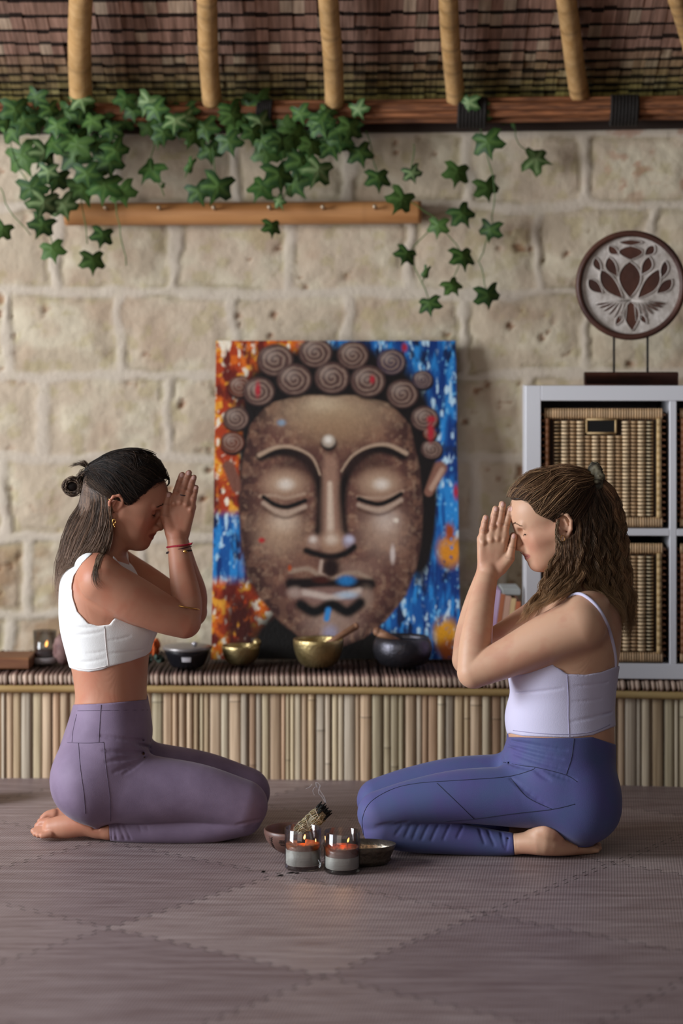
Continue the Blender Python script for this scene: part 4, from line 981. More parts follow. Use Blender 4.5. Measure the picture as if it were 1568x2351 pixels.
# ================================================================ IMPLICIT-SURFACE MODELLER (smooth unions, surface nets)
def f32(*a): return np.array(a, dtype=np.float32)
CURB = [None, None]
class Sdf:
    def __init__(s): s.p = []
    def add(s, fn, lo, hi, k=.01, op='u'): s.p.append((fn, np.array(lo, np.float32), np.array(hi, np.float32), k, op))
    def cone(s, a, b, ra, rb, k=.01, op='u', flat=None):   # tapered capsule; flat=(axis unit, factor): section squashed along axis
        a = f32(*a); b = f32(*b); r = max(ra, rb)
        if flat is not None: ax = f32(*flat[0]); ax = ax/np.linalg.norm(ax); fc = flat[1]
        ab = b-a; l2 = float(ab @ ab)+1e-12
        def fn(P):
            q = P-a
            if l2 < 1e-10: t = np.zeros(len(P), np.float32)
            else: t = np.clip((q @ ab)/l2, 0, 1)
            v = q-t[:, None]*ab; rr = ra+(rb-ra)*t
            if flat is not None:
                h = v @ ax; v = v+np.outer(h*(1/fc-1), ax)
                n = np.sqrt((v*v).sum(1))+1e-9
                v2 = v/n[:, None]; g = np.sqrt(((v2+np.outer((v2 @ ax)*(1/fc-1), ax))**2).sum(1))
                return (n-rr)/g
            return np.sqrt((v*v).sum(1))-rr
        e = r*(max(1, flat[1]) if flat is not None else 1)
        s.add(fn, np.minimum(a, b)-e, np.maximum(a, b)+e, k, op)
    def chain(s, pts, rs, k=.01, kj=None, flat=None, op='u', sub=5):
        """one smooth limb: tapered capsule along a Catmull-Rom path, no swelling at the joints"""
        pts = np.array(pts, np.float64); rs = np.array(rs, np.float64)
        if len(pts) > 2 and sub > 1:
            m = (len(pts)-1)*sub+1; A = cat_arr(np.hstack([pts, rs[:, None]]), m); pts, rs = A[:, :3], A[:, 3]
        pts = pts.astype(np.float32); rs = rs.astype(np.float32)
        if flat is not None: ax = f32(*flat[0]); ax = ax/np.linalg.norm(ax); fc = flat[1]
        segs = [(pts[i], pts[i+1]-pts[i], float(((pts[i+1]-pts[i])**2).sum())+1e-12, float(rs[i]), float(rs[i+1]), np.minimum(pts[i], pts[i+1])-rs[i:i+2].max(), np.maximum(pts[i], pts[i+1])+rs[i:i+2].max()) for i in range(len(pts)-1)]
        def fn(P):
            d = None; use = [q for q in segs if not (np.any(q[5]-.03 > CURB[1]) or np.any(q[6]+.03 < CURB[0]))] or segs
            for a, ab, l2, ra, rb, _l, _h in use:
                q = P-a; t = (q @ ab)/l2; dr = rb-ra
                if dr*dr < l2*.8: t = t+np.sqrt(np.maximum(np.einsum('ij,ij->i', q, q)-t*t*l2, 0))*(dr/math.sqrt(l2*(l2-dr*dr)))
                t = np.clip(t, 0, 1); v = q-t[:, None]*ab
                if flat is not None: h = v @ ax; v = v+np.outer(h*(1/fc-1), ax)
                e = np.sqrt(np.einsum('ij,ij->i', v, v))-(ra+(rb-ra)*t)
                d = e if d is None else np.minimum(d, e)
            return d
        e = rs.max()
        s.add(fn, pts.min(0)-e, pts.max(0)+e, k, op)
    def ball(s, c, r, k=.01, op='u', R=None):  # ellipsoid
        c = f32(*c); r = f32(*(r if hasattr(r, '__len__') else (r,)*3)); Rm = None if R is None else np.array(R, np.float32)
        def fn(P):
            q = P-c
            if Rm is not None: q = q @ Rm
            a = q/r; n = np.sqrt((a*a).sum(1))+1e-9; g = np.sqrt(((q/(r*r))**2).sum(1))+1e-9
            return n*(n-1)/g
        m = float(r.max()); s.add(fn, c-m, c+m, k, op)
    def __call__(s, P, lo=None, hi=None):
        if lo is None: lo = P.min(0); hi = P.max(0)
        d = None; CURB[0] = lo; CURB[1] = hi
        for fn, a, b, k, op in s.p:
            m = k+.02
            if np.any(a-m > hi) or np.any(b+m < lo):
                continue
            e = fn(P)
            if op == 'i': d = e if d is None else np.maximum(d, e); continue
            if op == 'u':
                if d is None: d = e; continue
                h = np.clip(.5+.5*(d-e)/k, 0, 1); d = d+(e-d)*h-k*h*(1-h)
            elif d is not None:
                h = np.clip(.5-.5*(d+e)/k, 0, 1); d = d+(-e-d)*h+k*h*(1-h)
        return np.full(len(P), 1., np.float32) if d is None else d
def mesh_sdf(f, lo, hi, h, pad=1.9, sm_it=2):
    B = 8; lo = np.array(lo, np.float32); nb = np.ceil((np.array(hi)-lo)/(B*h)).astype(int)
    cs = [lo[i]+(np.arange(nb[i])+.5)*B*h for i in range(3)]
    C = np.stack(np.meshgrid(*cs, indexing='ij'), -1).reshape(-1, 3).astype(np.float32)
    dc = np.empty(len(C), np.float32)
    # coarse pass in slabs with culling
    stp = 1024; ext = B*h*.5
    for i in range(0, len(C), stp):
        P = C[i:i+stp]; dc[i:i+stp] = f(P, P.min(0)-.08, P.max(0)+.08)
    V = np.repeat(np.repeat(np.repeat(np.where(dc.reshape(nb) > 0, 1, -1).astype(np.float32), B, 0), B, 1), B, 2)
    act = np.nonzero(np.abs(dc) < B*h*.87*pad)[0]
    u3 = np.stack(np.unravel_index(act, nb), -1)//4; act = act[np.lexsort((u3[:, 2], u3[:, 1], u3[:, 0]))]
    off = (np.stack(np.meshgrid(*[np.arange(B)]*3, indexing='ij'), -1).reshape(-1, 3)).astype(np.float32)*h
    for i in range(0, len(act), 96):
        a = act[i:i+96]; org = C[a]-B*h*.5
        P = (org[:, None, :]+off[None]).reshape(-1, 3)
        v = f(P).reshape(-1, B, B, B); ix = np.stack(np.unravel_index(a, nb), -1)*B
        for q in range(len(a)): x, y, z = ix[q]; V[x:x+B, y:y+B, z:z+B] = v[q]
    s = V < 0
    c = np.zeros(tuple(np.array(V.shape)-1), np.int8)
    for dx in (0, 1):
        for dy in (0, 1):
            for dz in (0, 1): c += s[dx:V.shape[0]-1+dx, dy:V.shape[1]-1+dy, dz:V.shape[2]-1+dz]
    cells = np.argwhere((c > 0) & (c < 8)); idx = np.full(c.shape, -1, np.int32); idx[tuple(cells.T)] = np.arange(len(cells))
    acc = np.zeros((len(cells), 3)); cnt = np.zeros(len(cells))
    cor = [(a, b, d) for a in (0, 1) for b in (0, 1) for d in (0, 1)]
    for i, p in enumerate(cor):
        for q in cor[i+1:]:
            if sum(abs(p[k]-q[k]) for k in range(3)) != 1: continue
            va = V[cells[:, 0]+p[0], cells[:, 1]+p[1], cells[:, 2]+p[2]]; vb = V[cells[:, 0]+q[0], cells[:, 1]+q[1], cells[:, 2]+q[2]]
            m = (va < 0) != (vb < 0); t = np.where(m, va/(va-vb+1e-12), 0)
            for k in range(3): acc[:, k] += np.where(m, p[k]+(q[k]-p[k])*t, 0)
            cnt += m
    verts = lo+(cells+acc/cnt[:, None])*h
    F_ = []
    for ax in range(3):
        u, v = [(1, 2), (2, 0), (0, 1)][ax]
        sl0 = [slice(None)]*3; sl1 = [slice(None)]*3; sl0[ax] = slice(0, -1); sl1[ax] = slice(1, None)
        e = s[tuple(sl0)] != s[tuple(sl1)]; E = np.argwhere(e)
        E = E[(E[:, u] > 0) & (E[:, v] > 0) & (E[:, u] < c.shape[u]) & (E[:, v] < c.shape[v]) & (E[:, ax] < c.shape[ax])]
        def I(du, dv): q = E.copy(); q[:, u] -= du; q[:, v] -= dv; return idx[tuple(q.T)]
        quad = np.stack([I(1, 1), I(0, 1), I(0, 0), I(1, 0)], -1); flip = ~s[tuple(E.T)]
        quad[flip] = quad[flip][:, ::-1]; F_.append(quad[(quad >= 0).all(1)])
    Fq = np.concatenate(F_)
    # light Laplacian smoothing to remove grid facets
    for _ in range(sm_it):
        sm = np.zeros_like(verts); n = np.zeros(len(verts))
        for a, b in ((0, 1), (1, 2), (2, 3), (3, 0)):
            np.add.at(sm, Fq[:, a], verts[Fq[:, b]]); np.add.at(n, Fq[:, a], 1); np.add.at(sm, Fq[:, b], verts[Fq[:, a]]); np.add.at(n, Fq[:, b], 1)
        verts = verts*.5+.5*sm/np.maximum(n, 1)[:, None]
    return verts.astype(np.float32), Fq.astype(np.int32)
def poly_sd(px, py, poly):
    poly = np.array(poly, np.float32); d = np.full(px.shape, 1e9, np.float32); s = np.ones(px.shape, np.float32); n = len(poly)
    for i in range(n):
        a = poly[i]; b = poly[i-1]; e = b-a; wx_ = px-a[0]; wy_ = py-a[1]
        t = np.clip((wx_*e[0]+wy_*e[1])/(e @ e), 0, 1); d = np.minimum(d, (wx_-e[0]*t)**2+(wy_-e[1]*t)**2)
        c1 = py >= a[1]; c2 = py < b[1]; c3 = e[0]*wy_ > e[1]*wx_
        flip = (c1 & c2 & c3) | (~c1 & ~c2 & ~c3); s = np.where(flip, -s, s)
    return s*np.sqrt(d)
def cat_arr(G, m):   # G: (k,n) control -> (m,n) Catmull-Rom
    G = np.asarray(G, np.float64); k = len(G); Gp = np.vstack([2*G[0]-G[1], G, 2*G[-1]-G[-2]])
    t = np.linspace(0, k-1-1e-6, m); i = t.astype(int); f = (t-i)[:, None]
    p0, p1, p2, p3 = Gp[i], Gp[i+1], Gp[i+2], Gp[i+3]
    return .5*(2*p1+(-p0+p2)*f+(2*p0-5*p1+4*p2-p3)*f*f+(-p0+3*p1-3*p2+p3)*f**3)
# ================================================================ figures kneeling in profile
class Fig:
    """Picture coordinates at the figure's own mid plane: a = column, b = row, c = sideways toward the viewer (same unit)."""
    def __init__(f, dc, name): f.dc = dc; f.s = dc/F; f.name = name
    def P(f, a, b, c=0):      # joint seen at (a, b) whose sideways offset is c
        Y = f.dc-c*f.s; g = Y/F; return np.array(((a-CX)*g, Y, HC-(b-HY)*g), np.float32)
    def M(f, a, b, c=0):      # same point mirrored to the far side of the body
        p = f.P(a, b, c); p[1] = 2*f.dc-p[1]; return p
    def ab(f, P): return P[:, 0]/f.s+CX, HY+(HC-P[:, 2])/f.s, (f.dc-P[:, 1])/f.s
def both(fg, fn): fn(fg.P, 1); fn(fg.M, -1)
def torso_fn(fg, rows, ex=2.3):
    R = np.array(rows, np.float32); s = fg.s
    # smooth the table by resampling
    bb = np.linspace(R[0, 0], R[-1, 0], 160); tab = [np.interp(bb, R[:, 0], R[:, k]) for k in (1, 2, 3)]
    for _ in range(14): tab = [np.concatenate([t[:1], (t[:-2]+2*t[1:-1]+t[2:])/4, t[-1:]]) for t in tab]
    def fn(P):
        a, b, c = fg.ab(P); bk = np.interp(b, bb, tab[0]); fr = np.interp(b, bb, tab[1]); hw = np.interp(b, bb, tab[2])
        lo_, hi_ = np.minimum(bk, fr), np.maximum(bk, fr); cx = (lo_+hi_)/2; rx = (hi_-lo_)/2
        x = np.abs(a-cx)/rx; y = np.abs(c)/hw
        q = (x**ex+y**ex)**(1/ex)+1e-6
        gx = x**(ex-1)/rx; gy = y**(ex-1)/hw; g = np.sqrt(gx*gx+gy*gy)/(q**(ex-1))+1e-6
        d = (q-1)/g/1.12; d = np.minimum(d, (q-1)*np.minimum(rx, hw)*2)
        e = np.maximum(R[0, 0]-b, b-R[-1, 0])
        return (np.maximum(d, e)*s).astype(np.float32)
    A, B2 = R[:, 1:3].min(), R[:, 1:3].max(); hwm = R[:, 3].max()
    lo = np.array([(A-CX)*s, fg.dc-hwm*s, HC-(R[-1, 0]-HY)*s]); hi = np.array([(B2-CX)*s, fg.dc+hwm*s, HC-(R[0, 0]-HY)*s])
    return fn, lo, hi
# ---- canonical head (x forward, y left/right, z up, origin at the ear opening), metres
def add_head(S, H, sc=1.0):
    def p(x, y, z): return H(x, y, z)
    def b(x, y, z, r, k=.012, op='u'): S.ball(p(x, y, z), [q*sc for q in r], k, op, R=H.R)
    def c(a, e, ra, rb, k=.01, op='u', flat=None): S.cone(p(*a), p(*e), ra*sc, rb*sc, k, op, flat)
    b(-.006, 0, .048, (.094, .072, .080), .02)                  # braincase
    b(.040, 0, .050, (.0615, .060, .058), .03)                  # forehead
    b(.048, 0, .002, (.045, .053, .056), .03)                   # mid face
    b(.050, 0, -.040, (.038, .037, .040), .03)                  # muzzle mass
    for q in (-1, 1):
        c((.002, q*.050, -.030), (.072, q*.014, -.068), .017, .0145, .03)     # jaw line
        c((.012, q*.056, -.006), (.060, q*.044, -.008), .016, .015, .022)     # cheekbone
        b(.052, q*.030, -.030, (.026, .018, .028), .022)                     # cheek
        b(.0915, q*.032, .018, (.014, .0165, .0125), .008, 's')               # eye socket
        b(.0735, q*.032, .0165, (.0135, .0150, .0125), .004)                 # closed lid over eyeball
        c((.0885, q*.010, .036), (.082, q*.043, .035), .0075, .0065, .010)    # brow ridge
        b(.1015, q*.0125, -.0205, (.0095, .0062, .0075), .005)               # nostril wing
    c((.0955, 0, .026), (.108, 0, -.014), .0062, .0082, .008)   # nose bridge
    b(.1095, 0, -.0155, (.0088, .0088, .0078), .006)            # nose tip
    for q in (-1, 1): b(.1035, q*.0062, -.0255, (.0048, .0028, .0032), .002, 's')
    b(.086, 0, -.038, (.016, .024, .020), .012)                 # mouth mound
    c((.0985, -.006, -.0335), (.089, -.021, -.0405), .0052, .0028, .004); c((.0985, .006, -.0335), (.089, .021, -.0405), .0052, .0028, .004); c((.0985, -.006, -.0335), (.0985, .006, -.0335), .0052, .0052, .004)
    c((.0955, -.009, -.0475), (.087, -.020, -.0425), .0056, .0028, .004); c((.0955, .009, -.0475), (.087, .020, -.0425), .0056, .0028, .004); c((.0955, -.009, -.0475), (.0955, .009, -.0475), .0058, .0058, .004)
    c((.1075, -.006, -.0405), (.094, -.024, -.0418), .0012, .0010, .003, 's'); c((.1075, .006, -.0405), (.094, .024, -.0418), .0012, .0010, .003, 's'); c((.1075, -.006, -.0405), (.1075, .006, -.0405), .0012, .0012, .003, 's')
    b(.0835, 0, -.0665, (.0135, .017, .0145), .012)             # chin
    for q in (-1, 1):                                           # ears: rim, bowl, lobe
        y = q*.0735
        pts = [(.006, y*.97, .010), (.004, y*1.05, .026), (-.008, y*1.12, .034), (-.021, y*1.16, .026), (-.025, y*1.16, .010), (-.019, y*1.10, -.008), (-.008, y*1.02, -.020)]
        for i in range(len(pts)-1): c(pts[i], pts[i+1], .0038, .0038, .003)
        b(-.010, q*.0745, .010, (.014, .0055, .020), .006); b(-.004, q*.0735, -.021, (.0065, .0045, .008), .004)
        b(-.004, q*.081, .008, (.0085, .006, .012), .003, 's'); c((-.012, y*1.08, .018), (-.014, y*1.10, .004), .0025, .0025, .002)
class HeadFrame:
    def __init__(h, org, pitch, face, sc):   # face=+1 looks toward +X, pitch down in radians
        h.o = np.array(org, np.float32); cp, sp = math.cos(pitch), math.sin(pitch)
        h.ex = np.array((face*cp, 0, -sp)); h.ez = np.array((face*sp, 0, cp)); h.ey = np.array((0, -1., 0)); h.sc = sc; h.R = np.stack([h.ex, h.ey, h.ez], 1)
    def __call__(h, x, y, z): return h.o+h.sc*(h.ex*x+h.ey*y+h.ez*z)
    def inv(h, P): q = (P-h.o)/h.sc; return q @ h.ex, q @ h.ey, q @ h.ez
def skin_material(name, sss=.12):
    m = M_(name, 'ffffff', .46, attr=True, bump=.05, bscale=700, spec=.35, sss=sss); return m
def push_many(fg, S, ab_, it=110):
    """march from the viewer's side toward the mid plane until the surface is met; None where it is missed"""
    p = np.array([fg.P(a, b, 320) for a, b in ab_], np.float32); eye = np.array((0, 0, HC), np.float32)
    d = p-eye; d /= np.linalg.norm(d, axis=1, keepdims=True); live = np.arange(len(p)); ok = np.ones(len(p), bool)
    for _ in range(it):
        if len(live) == 0: break
        q = S(p[live]); go = q >= .0004; live = live[go]; q = q[go]
        p[live] += d[live]*np.clip(q*.8, .0004, .012)[:, None]
        miss = p[live, 1] > fg.dc+.3; ok[live[miss]] = False; live = live[~miss]
    return [p[i] if ok[i] else None for i in range(len(p))]
def push(fg, S, a, b): return push_many(fg, S, [(a, b)])[0]
def surf_line(fg, S, pts, r, mb, off=.0004, n=5, c=None, sub=6):
    pts = curve(pts, sub) if len(pts) > 2 else [(pts[0][0]+(pts[1][0]-pts[0][0])*t/8, pts[0][1]+(pts[1][1]-pts[0][1])*t/8) for t in range(9)]
    run = []
    for q in push_many(fg, S, pts):
        if q is not None: run.append(tuple(q))
        elif len(run) > 2: mb.tube(run, r, n, c); run = []
    if len(run) > 2: mb.tube(run, r, n, c)
class Multi:
    """hard-ish union of several Sdf groups (creases stay creases)"""
    def __init__(s, groups, k=.0025, off=0.0): s.g = groups; s.k = k; s.off = off
    def __call__(s, P, lo=None, hi=None):
        if lo is None: lo = P.min(0); hi = P.max(0)
        d = s.g[0](P, lo, hi)
        for g in s.g[1:]:
            e = g(P, lo, hi); h = np.clip(.5+.5*(d-e)/s.k, 0, 1); d = d+(e-d)*h-s.k*h*(1-h)
        return d-s.off
class Cloth:
    def __init__(s, base, off, reg): s.b = base; s.o = off; s.r = reg
    def __call__(s, P, lo=None, hi=None):
        d = s.b(P, lo, hi)-s.o; g = s.r(P); k = .003
        h = np.clip(.5-.5*(d-g)/k, 0, 1); return g+(d-g)*(1-h)+k*h*(1-h)      # smooth max
def img_ab(fg, P):   # picture position of a point, far half mirrored onto the near half
    Y = np.where(P[:, 1] > fg.dc, 2*fg.dc-P[:, 1], P[:, 1]); return P[:, 0]/Y*F+CX, HY+(HC-P[:, 2])/Y*F
def grad(S, P, e=.0012):
    g = np.zeros_like(P)
    for k in range(3):
        q = P.copy(); q[:, k] += e; r = P.copy(); r[:, k] -= e; g[:, k] = S(q)-S(r)
    return g/(np.linalg.norm(g, axis=1, keepdims=True)+1e-9)
def snap(S, P, off=0, it=4):
    P = P.astype(np.float32)
    for _ in range(it): P = P-grad(S, P)*(S(P)-off)[:, None]
    return P
class Strands:
    def __init__(s, m=14): s.P = []; s.R = []; s.C = []; s.m = m
    def add(s, P, r, c, taper=True):
        m = s.m; P = np.asarray(P)
        if len(P) != m: P = cat_arr(P, m)
        t = np.linspace(0, 1, m); s.P.append(P); s.R.append(r*(np.clip(1.25-t**3*1.15, .12, 1) if taper else np.ones(m))*np.clip(t*12+.4, 0, 1))
        s.C.append(c if getattr(c, 'ndim', 1) == 2 else np.tile(np.array(c), (m, 1)))
    def mesh(s):
        P = np.array(s.P); R = np.array(s.R); C = np.array(s.C); n, m, _ = P.shape
        T = np.gradient(P, axis=1); T /= np.linalg.norm(T, axis=2, keepdims=True)+1e-9
        A = np.cross(T, np.array((0.12, 1., .05))); A /= np.linalg.norm(A, axis=2, keepdims=True)+1e-9; B = np.cross(T, A)
        V = np.stack([P+(A*math.cos(q)+B*math.sin(q))*R[..., None] for q in (0, 2*PI/3, 4*PI/3)], 2).reshape(-1, 3)
        i0 = (np.arange(n)[:, None]*m+np.arange(m-1)[None])*3; fs = []
        for k in range(3): fs.append(np.stack([i0+k, i0+(k+1) % 3, i0+3+(k+1) % 3, i0+3+k], -1).reshape(-1, 4))
        return V, np.concatenate(fs).astype(np.int32), np.repeat(C.reshape(-1, 3), 3, 0)
def settle(S, A, off, it=3):   # push points that sank into S back out to distance off
    sh = A.shape; P = A.reshape(-1, 3).astype(np.float32); o = np.broadcast_to(off, sh[:-1]).reshape(-1)
    for _ in range(it):
        d = np.empty(len(P), np.float32)
        for i in range(0, len(P), 20000): d[i:i+20000] = S(P[i:i+20000])
        m = np.nonzero(d < o)[0]
        if len(m) == 0: break
        q = P[m]; P[m] = q-grad(S, q)*(d[m]-o[m])[:, None]
    return P.reshape(sh)
def guided(st, fg, guides, n, r, col, jit=3, cj=10, wave=0, rng=None, S=None, off=.001, lenj=.12, tipcol=None):
    G = np.array(guides, float); k = len(G); out = []; cols = []; rr = []
    for _ in range(n):
        u = rng.random()*(k-1); i = min(int(u), k-2); f = u-i; g = G[i]*(1-f)+G[i+1]*f
        K = 6.0; uc = (math.floor(u*K)+.5)/K; ic = min(int(uc), k-2); gc = G[ic]*(1-uc+ic)+G[ic+1]*(uc-ic); tt = np.linspace(0, 1, len(g))[:, None]
        g = g*(1-.55*tt)+gc*.55*tt; g[:, :2] += rng.normal(0, jit, 2)*np.linspace(.4, 1.3, len(g))[:, None]; g[:, 2] += rng.uniform(-cj, cj)*(1-.4*tt[:, 0])
        L_ = 1-rng.random()*lenj; g = cat_arr(g, 30)[:max(6, int(30*L_))]; g = cat_arr(g, st.m)
        if wave:
            cl = int(u*K); t = np.linspace(0, 1, st.m); lam = 52+(cl*37 % 10)*2.2; ph = cl*1.9+rng.normal(0, .3); am = wave*rng.uniform(.8, 1.2)*np.clip(t*2.2, 0, 1)
            w_ = g[:, 1]*2*PI/lam+ph; g[:, 0] += am*np.sin(w_); g[:, 2] += am*1.3*np.cos(w_+cl)
        out.append([fg.P(*q) for q in g])
        c0 = np.array(lin(col[rng.integers(len(col))]))*rng.uniform(.6, 1.4)*(.7+.6*((math.floor(u*K)*53 % 11)/10))
        if tipcol is not None:
            t = np.linspace(0, 1, st.m)[:, None]**1.5; c1 = np.array(lin(tipcol))*rng.uniform(.5, 1.3); c0 = c0*(1-t)+c1*t
        cols.append(c0); rr.append(r*rng.uniform(.6, 1.3))
    A = np.array(out)
    if S is not None: A = settle(S, A, off)
    for P, r_, c in zip(A, rr, cols): st.add(P, r_, c)
def combed(st, S, a, b, n, r, col, rng, mid=None, off=.0008, fly=.0, reg=None):
    """strands lying on hair-cap surface S, from points in a (list) to point b"""
    out = []; offs = []
    for _ in range(n):
        u = rng.random()*(len(a)-1); i = min(int(u), len(a)-2); f = u-i; p0 = a[i]*(1-f)+a[i+1]*f; p1 = b+rng.normal(0, .004, 3)
        t = np.linspace(0, 1, st.m)[:, None]; P = p0*(1-t)+p1*t
        if mid is not None: P = P+np.asarray(mid)*np.sin(t*PI)*rng.uniform(.3, 1.2)
        P = P+rng.normal(0, .004, 3)*np.sin(t*PI*rng.uniform(1, 2)); out.append(P); offs.append(off+fly*rng.random()**3)
    A = np.array(out); sh = A.shape; P = A.reshape(-1, 3).astype(np.float32); o = np.repeat(np.array(offs, np.float32), sh[1])
    for _ in range(3): P = P-grad(S, P)*(S(P)-o)[:, None]
    bad = np.zeros(len(P), np.float32) if reg is None else reg(P); bad = bad.reshape(sh[:2]).max(1) > .007
    for P_, b_ in zip(P.reshape(sh), bad):
        if b_: continue
        st.add(P_, r*rng.uniform(.6, 1.3), np.array(lin(col[rng.integers(len(col))]))*rng.uniform(.4, 1.6), taper=False)
def make_hand(S, Pm, J, c):
    """J: picture positions; wrist, knuckles and finger joints; c sideways offset of the palm"""
    fl = ((0, 1, 0), .80); s = J['s']
    w = J['wrist']
    for (kx, ky), (bx, by), r in J['meta']: S.cone(Pm(bx, by, c), Pm(kx, ky, c-1), r*1.05*s, r*.92*s, .006, flat=fl)
    for ch in J['fingers']:
        pts = [Pm(x, y, c-2) for x, y, r in ch]; rs = [r*s for x, y, r in ch]
        for i in range(len(pts)-1): S.cone(pts[i], pts[i+1], rs[i], rs[i+1], .005 if i == 0 else .0009)
        if len(ch) > 3:
            S.ball(Pm(ch[1][0], ch[1][1], c+1.0), ch[1][2]*s*.98, .002)
    th = J['thumb']; pts = [Pm(x, y, c+q) for x, y, r, q in th]; rs = [r*s for x, y, r, q in th]
    for i in range(len(pts)-1): S.cone(pts[i], pts[i+1], rs[i], rs[i+1], .008 if i == 0 else .0015)
    for kx, ky, r in J['knuckles']: S.ball(Pm(kx, ky, c+7), r*s, .005)
def paint_body(fg, V, H, base, lips, J, c, flush):
    col = np.tile(np.array(lin(base)), (len(V), 1)); x, y, z = H.inv(V)
    def mix(m, cc): nonlocal col; col = col*(1-m[:, None])+np.array(lin(cc))*m[:, None]
    n = fbm(V[:, 0]*22+5, V[:, 2]*22+V[:, 1]*15, 3); mix(sstep(.4, .7, n)*.35, flush)
    m = np.exp(-((x-.075)/.03)**2-((np.abs(y)-.04)/.02)**2-((z+.015)/.022)**2); mix(m*.5, flush)
    lp = sstep(.0017, .0, np.abs(np.hypot((z+.0410)/1.0, (np.abs(y))*.34)-.0)-.0086)*sstep(.086, .089, x)*(x < .112)*(np.abs(y) < .03); mix(lp*.85, lips)
    m = sstep(.0010, .0004, np.abs(z+.0405))*sstep(.088, .091, x)*(x < .112)*(np.abs(y) < .022); mix(m*.7, '3a1a18')
    for ch in J['fingers']+[[(a, b, r) for a, b, r, q in J['thumb']]]:
        (ax, ay, ra), (bx, by, rb) = ch[-2], ch[-1]; dx, dy = bx-ax, by-ay; L_ = math.hypot(dx, dy); dx /= L_; dy /= L_
        ia, ib = img_ab(fg, V); u = (ia-bx)*dx+(ib-by)*dy; v = -(ia-bx)*dy+(ib-by)*dx
        nail = sstep(1.15, .9, np.sqrt(((u-rb*.10)/(rb*.85))**2+((v)/(rb*.62))**2)); side = np.abs(fg.dc-V[:, 1])/fg.s > c+rb*.1
        mix(sstep(1.45, 1.2, np.sqrt(((u-rb*.10)/(rb*.85))**2+((v)/(rb*.62))**2))*side*.35, '6a3a30'); mix(nail*side*.85, 'dcb0a6')
        for q in range(1, len(ch)-1):   # knuckle creases
            u = (ia-ch[q][0])*dx+(ib-ch[q][1])*dy; v = -(ia-ch[q][0])*dy+(ib-ch[q][1])*dx
            mix((np.exp(-(u/1.1)**2)+np.exp(-((u-3)/.8)**2)*.6)*(np.abs(v) < ch[q][2])*side*.35*(np.abs(fg.dc-V[:, 1])/fg.s < c+20), '5a2c22')
    return np.clip(col, 0, 1)
VOX = .0020
def figure(fg, lab, T, HF, J, cfg):
    s = fg.s; root = thing('person', lab, 'person', (float(fg.P(cfg['root'][0], 1900)[0]), fg.dc, 0))
    up, low, arm = Sdf(), Sdf(), Sdf()
    tf, lo, hi = torso_fn(fg, T); up.add(tf, lo, hi, .01); 
    tor = Sdf(); tor.add(tf, lo, hi, .01)
    def sym(S, kind, pts, rs, k, kj=None, flat=None):
        for Pm in (fg.P, fg.M): S.chain([Pm(*p) for p in pts], [r*s for r in rs], k, flat=flat)
    # breasts, buttocks
    for (a, b, c, r, k) in cfg['soft']:
        for Pm in (fg.P, fg.M): up.ball(Pm(a, b, c), [q*s for q in r], k); tor.ball(Pm(a, b, c), [q*s for q in r], k)
    leg = Sdf(); leg.add(tf, lo, hi, .01)
    for (a, b, c, r, k) in cfg['soft'][1:]:
        for Pm in (fg.P, fg.M): leg.ball(Pm(a, b, c), [q*s for q in r], k)
    pts, rs = cfg['thigh']
    for S in (up, leg): sym(S, 't', pts, rs, .03, .03)
    for a, b, r in cfg.get('trap', []): 
        for Pm in (fg.P, fg.M): up.ball(Pm(a, b[0], b[1]), [q*s for q in r], .03); tor.ball(Pm(a, b[0], b[1]), [q*s for q in r], .03)
    pts, rs = cfg['uarm']; sym(up, 'u', pts, rs, .022, .02)
    up.cone(fg.P(*cfg['neck'][0]), HF(-.020, 0, -.030), cfg['neck'][1], cfg['neck'][2], .03)
    head = Sdf(); add_head(head, HF, HF.sc)
    hd = head.p; up.p += [(f_, a, b, (max(k, .014) if i == 0 else k), o) for i, (f_, a, b, k, o) in enumerate(hd)]
    pts, rs = cfg['shin']; sym(low, 's', pts, rs, .02, .02)
    for ch in cfg['foot']:
        for Pm in (fg.P, fg.M): low.chain([Pm(x, y, c) for x, y, c, r in ch], [r*s for x, y, c, r in ch], .006 if ch[0][3] > 15 else .0022, sub=3)
    pts, rs = cfg['farm']
    for Pm in (fg.P, fg.M): arm.chain([Pm(*p) for p in pts], [r*s for r in rs], .01, flat=((0, 1, 0), .92))
    for Pm in (fg.P, fg.M): make_hand(arm, Pm, J, J['c'])
    body = Multi([up, low, arm], .0022)
    blo = np.array([cfg['box'][0], fg.dc-.27, -.004]); bhi = np.array([cfg['box'][1], fg.dc+.27, cfg['box'][2]])
    # leggings: pelvis + thighs + shins, cut at waistband and ankle hems
    shin = Sdf(); pts, rs = cfg['shin']
    for Pm in (fg.P, fg.M): shin.chain([Pm(*p) for p in pts], [r*s for r in rs], .02)
    hem = cfg['hem']; sg = cfg['face']
    def hemreg(P): a, b = img_ab(fg, P); return ((hem+ (b-1900)*.06-a)*sg*s).astype(np.float32)
    shc = Cloth(shin, .0026, hemreg)
    waist = np.array(cfg['waist'], float)
    def wreg(P): a, b = img_ab(fg, P); return ((np.interp(a, waist[:, 0], waist[:, 1])-b)*s).astype(np.float32)
    legc = Cloth(leg, .0030, wreg)
    folds = Sdf()
    for a, b, r in cfg['folds']:
        pr_ = [x-np.array((0, .0045, 0)) for x in push_many(fg, leg, [(a[0]+(b[0]-a[0])*t, a[1]+(b[1]-a[1])*t+cfg.get('sag', 2)*math.sin(PI*t)) for t in np.linspace(0, 1, 7)]) if x is not None]
        if len(pr_) < 2: continue
        for q in range(len(pr_)-1): t = q/(len(pr_)-1); folds.cone(pr_[q], pr_[q+1], r*(.35+math.sin(PI*t)), r*(.35+math.sin(PI*(t+1/(len(pr_)-1)))), .003)
    sfold = Sdf()
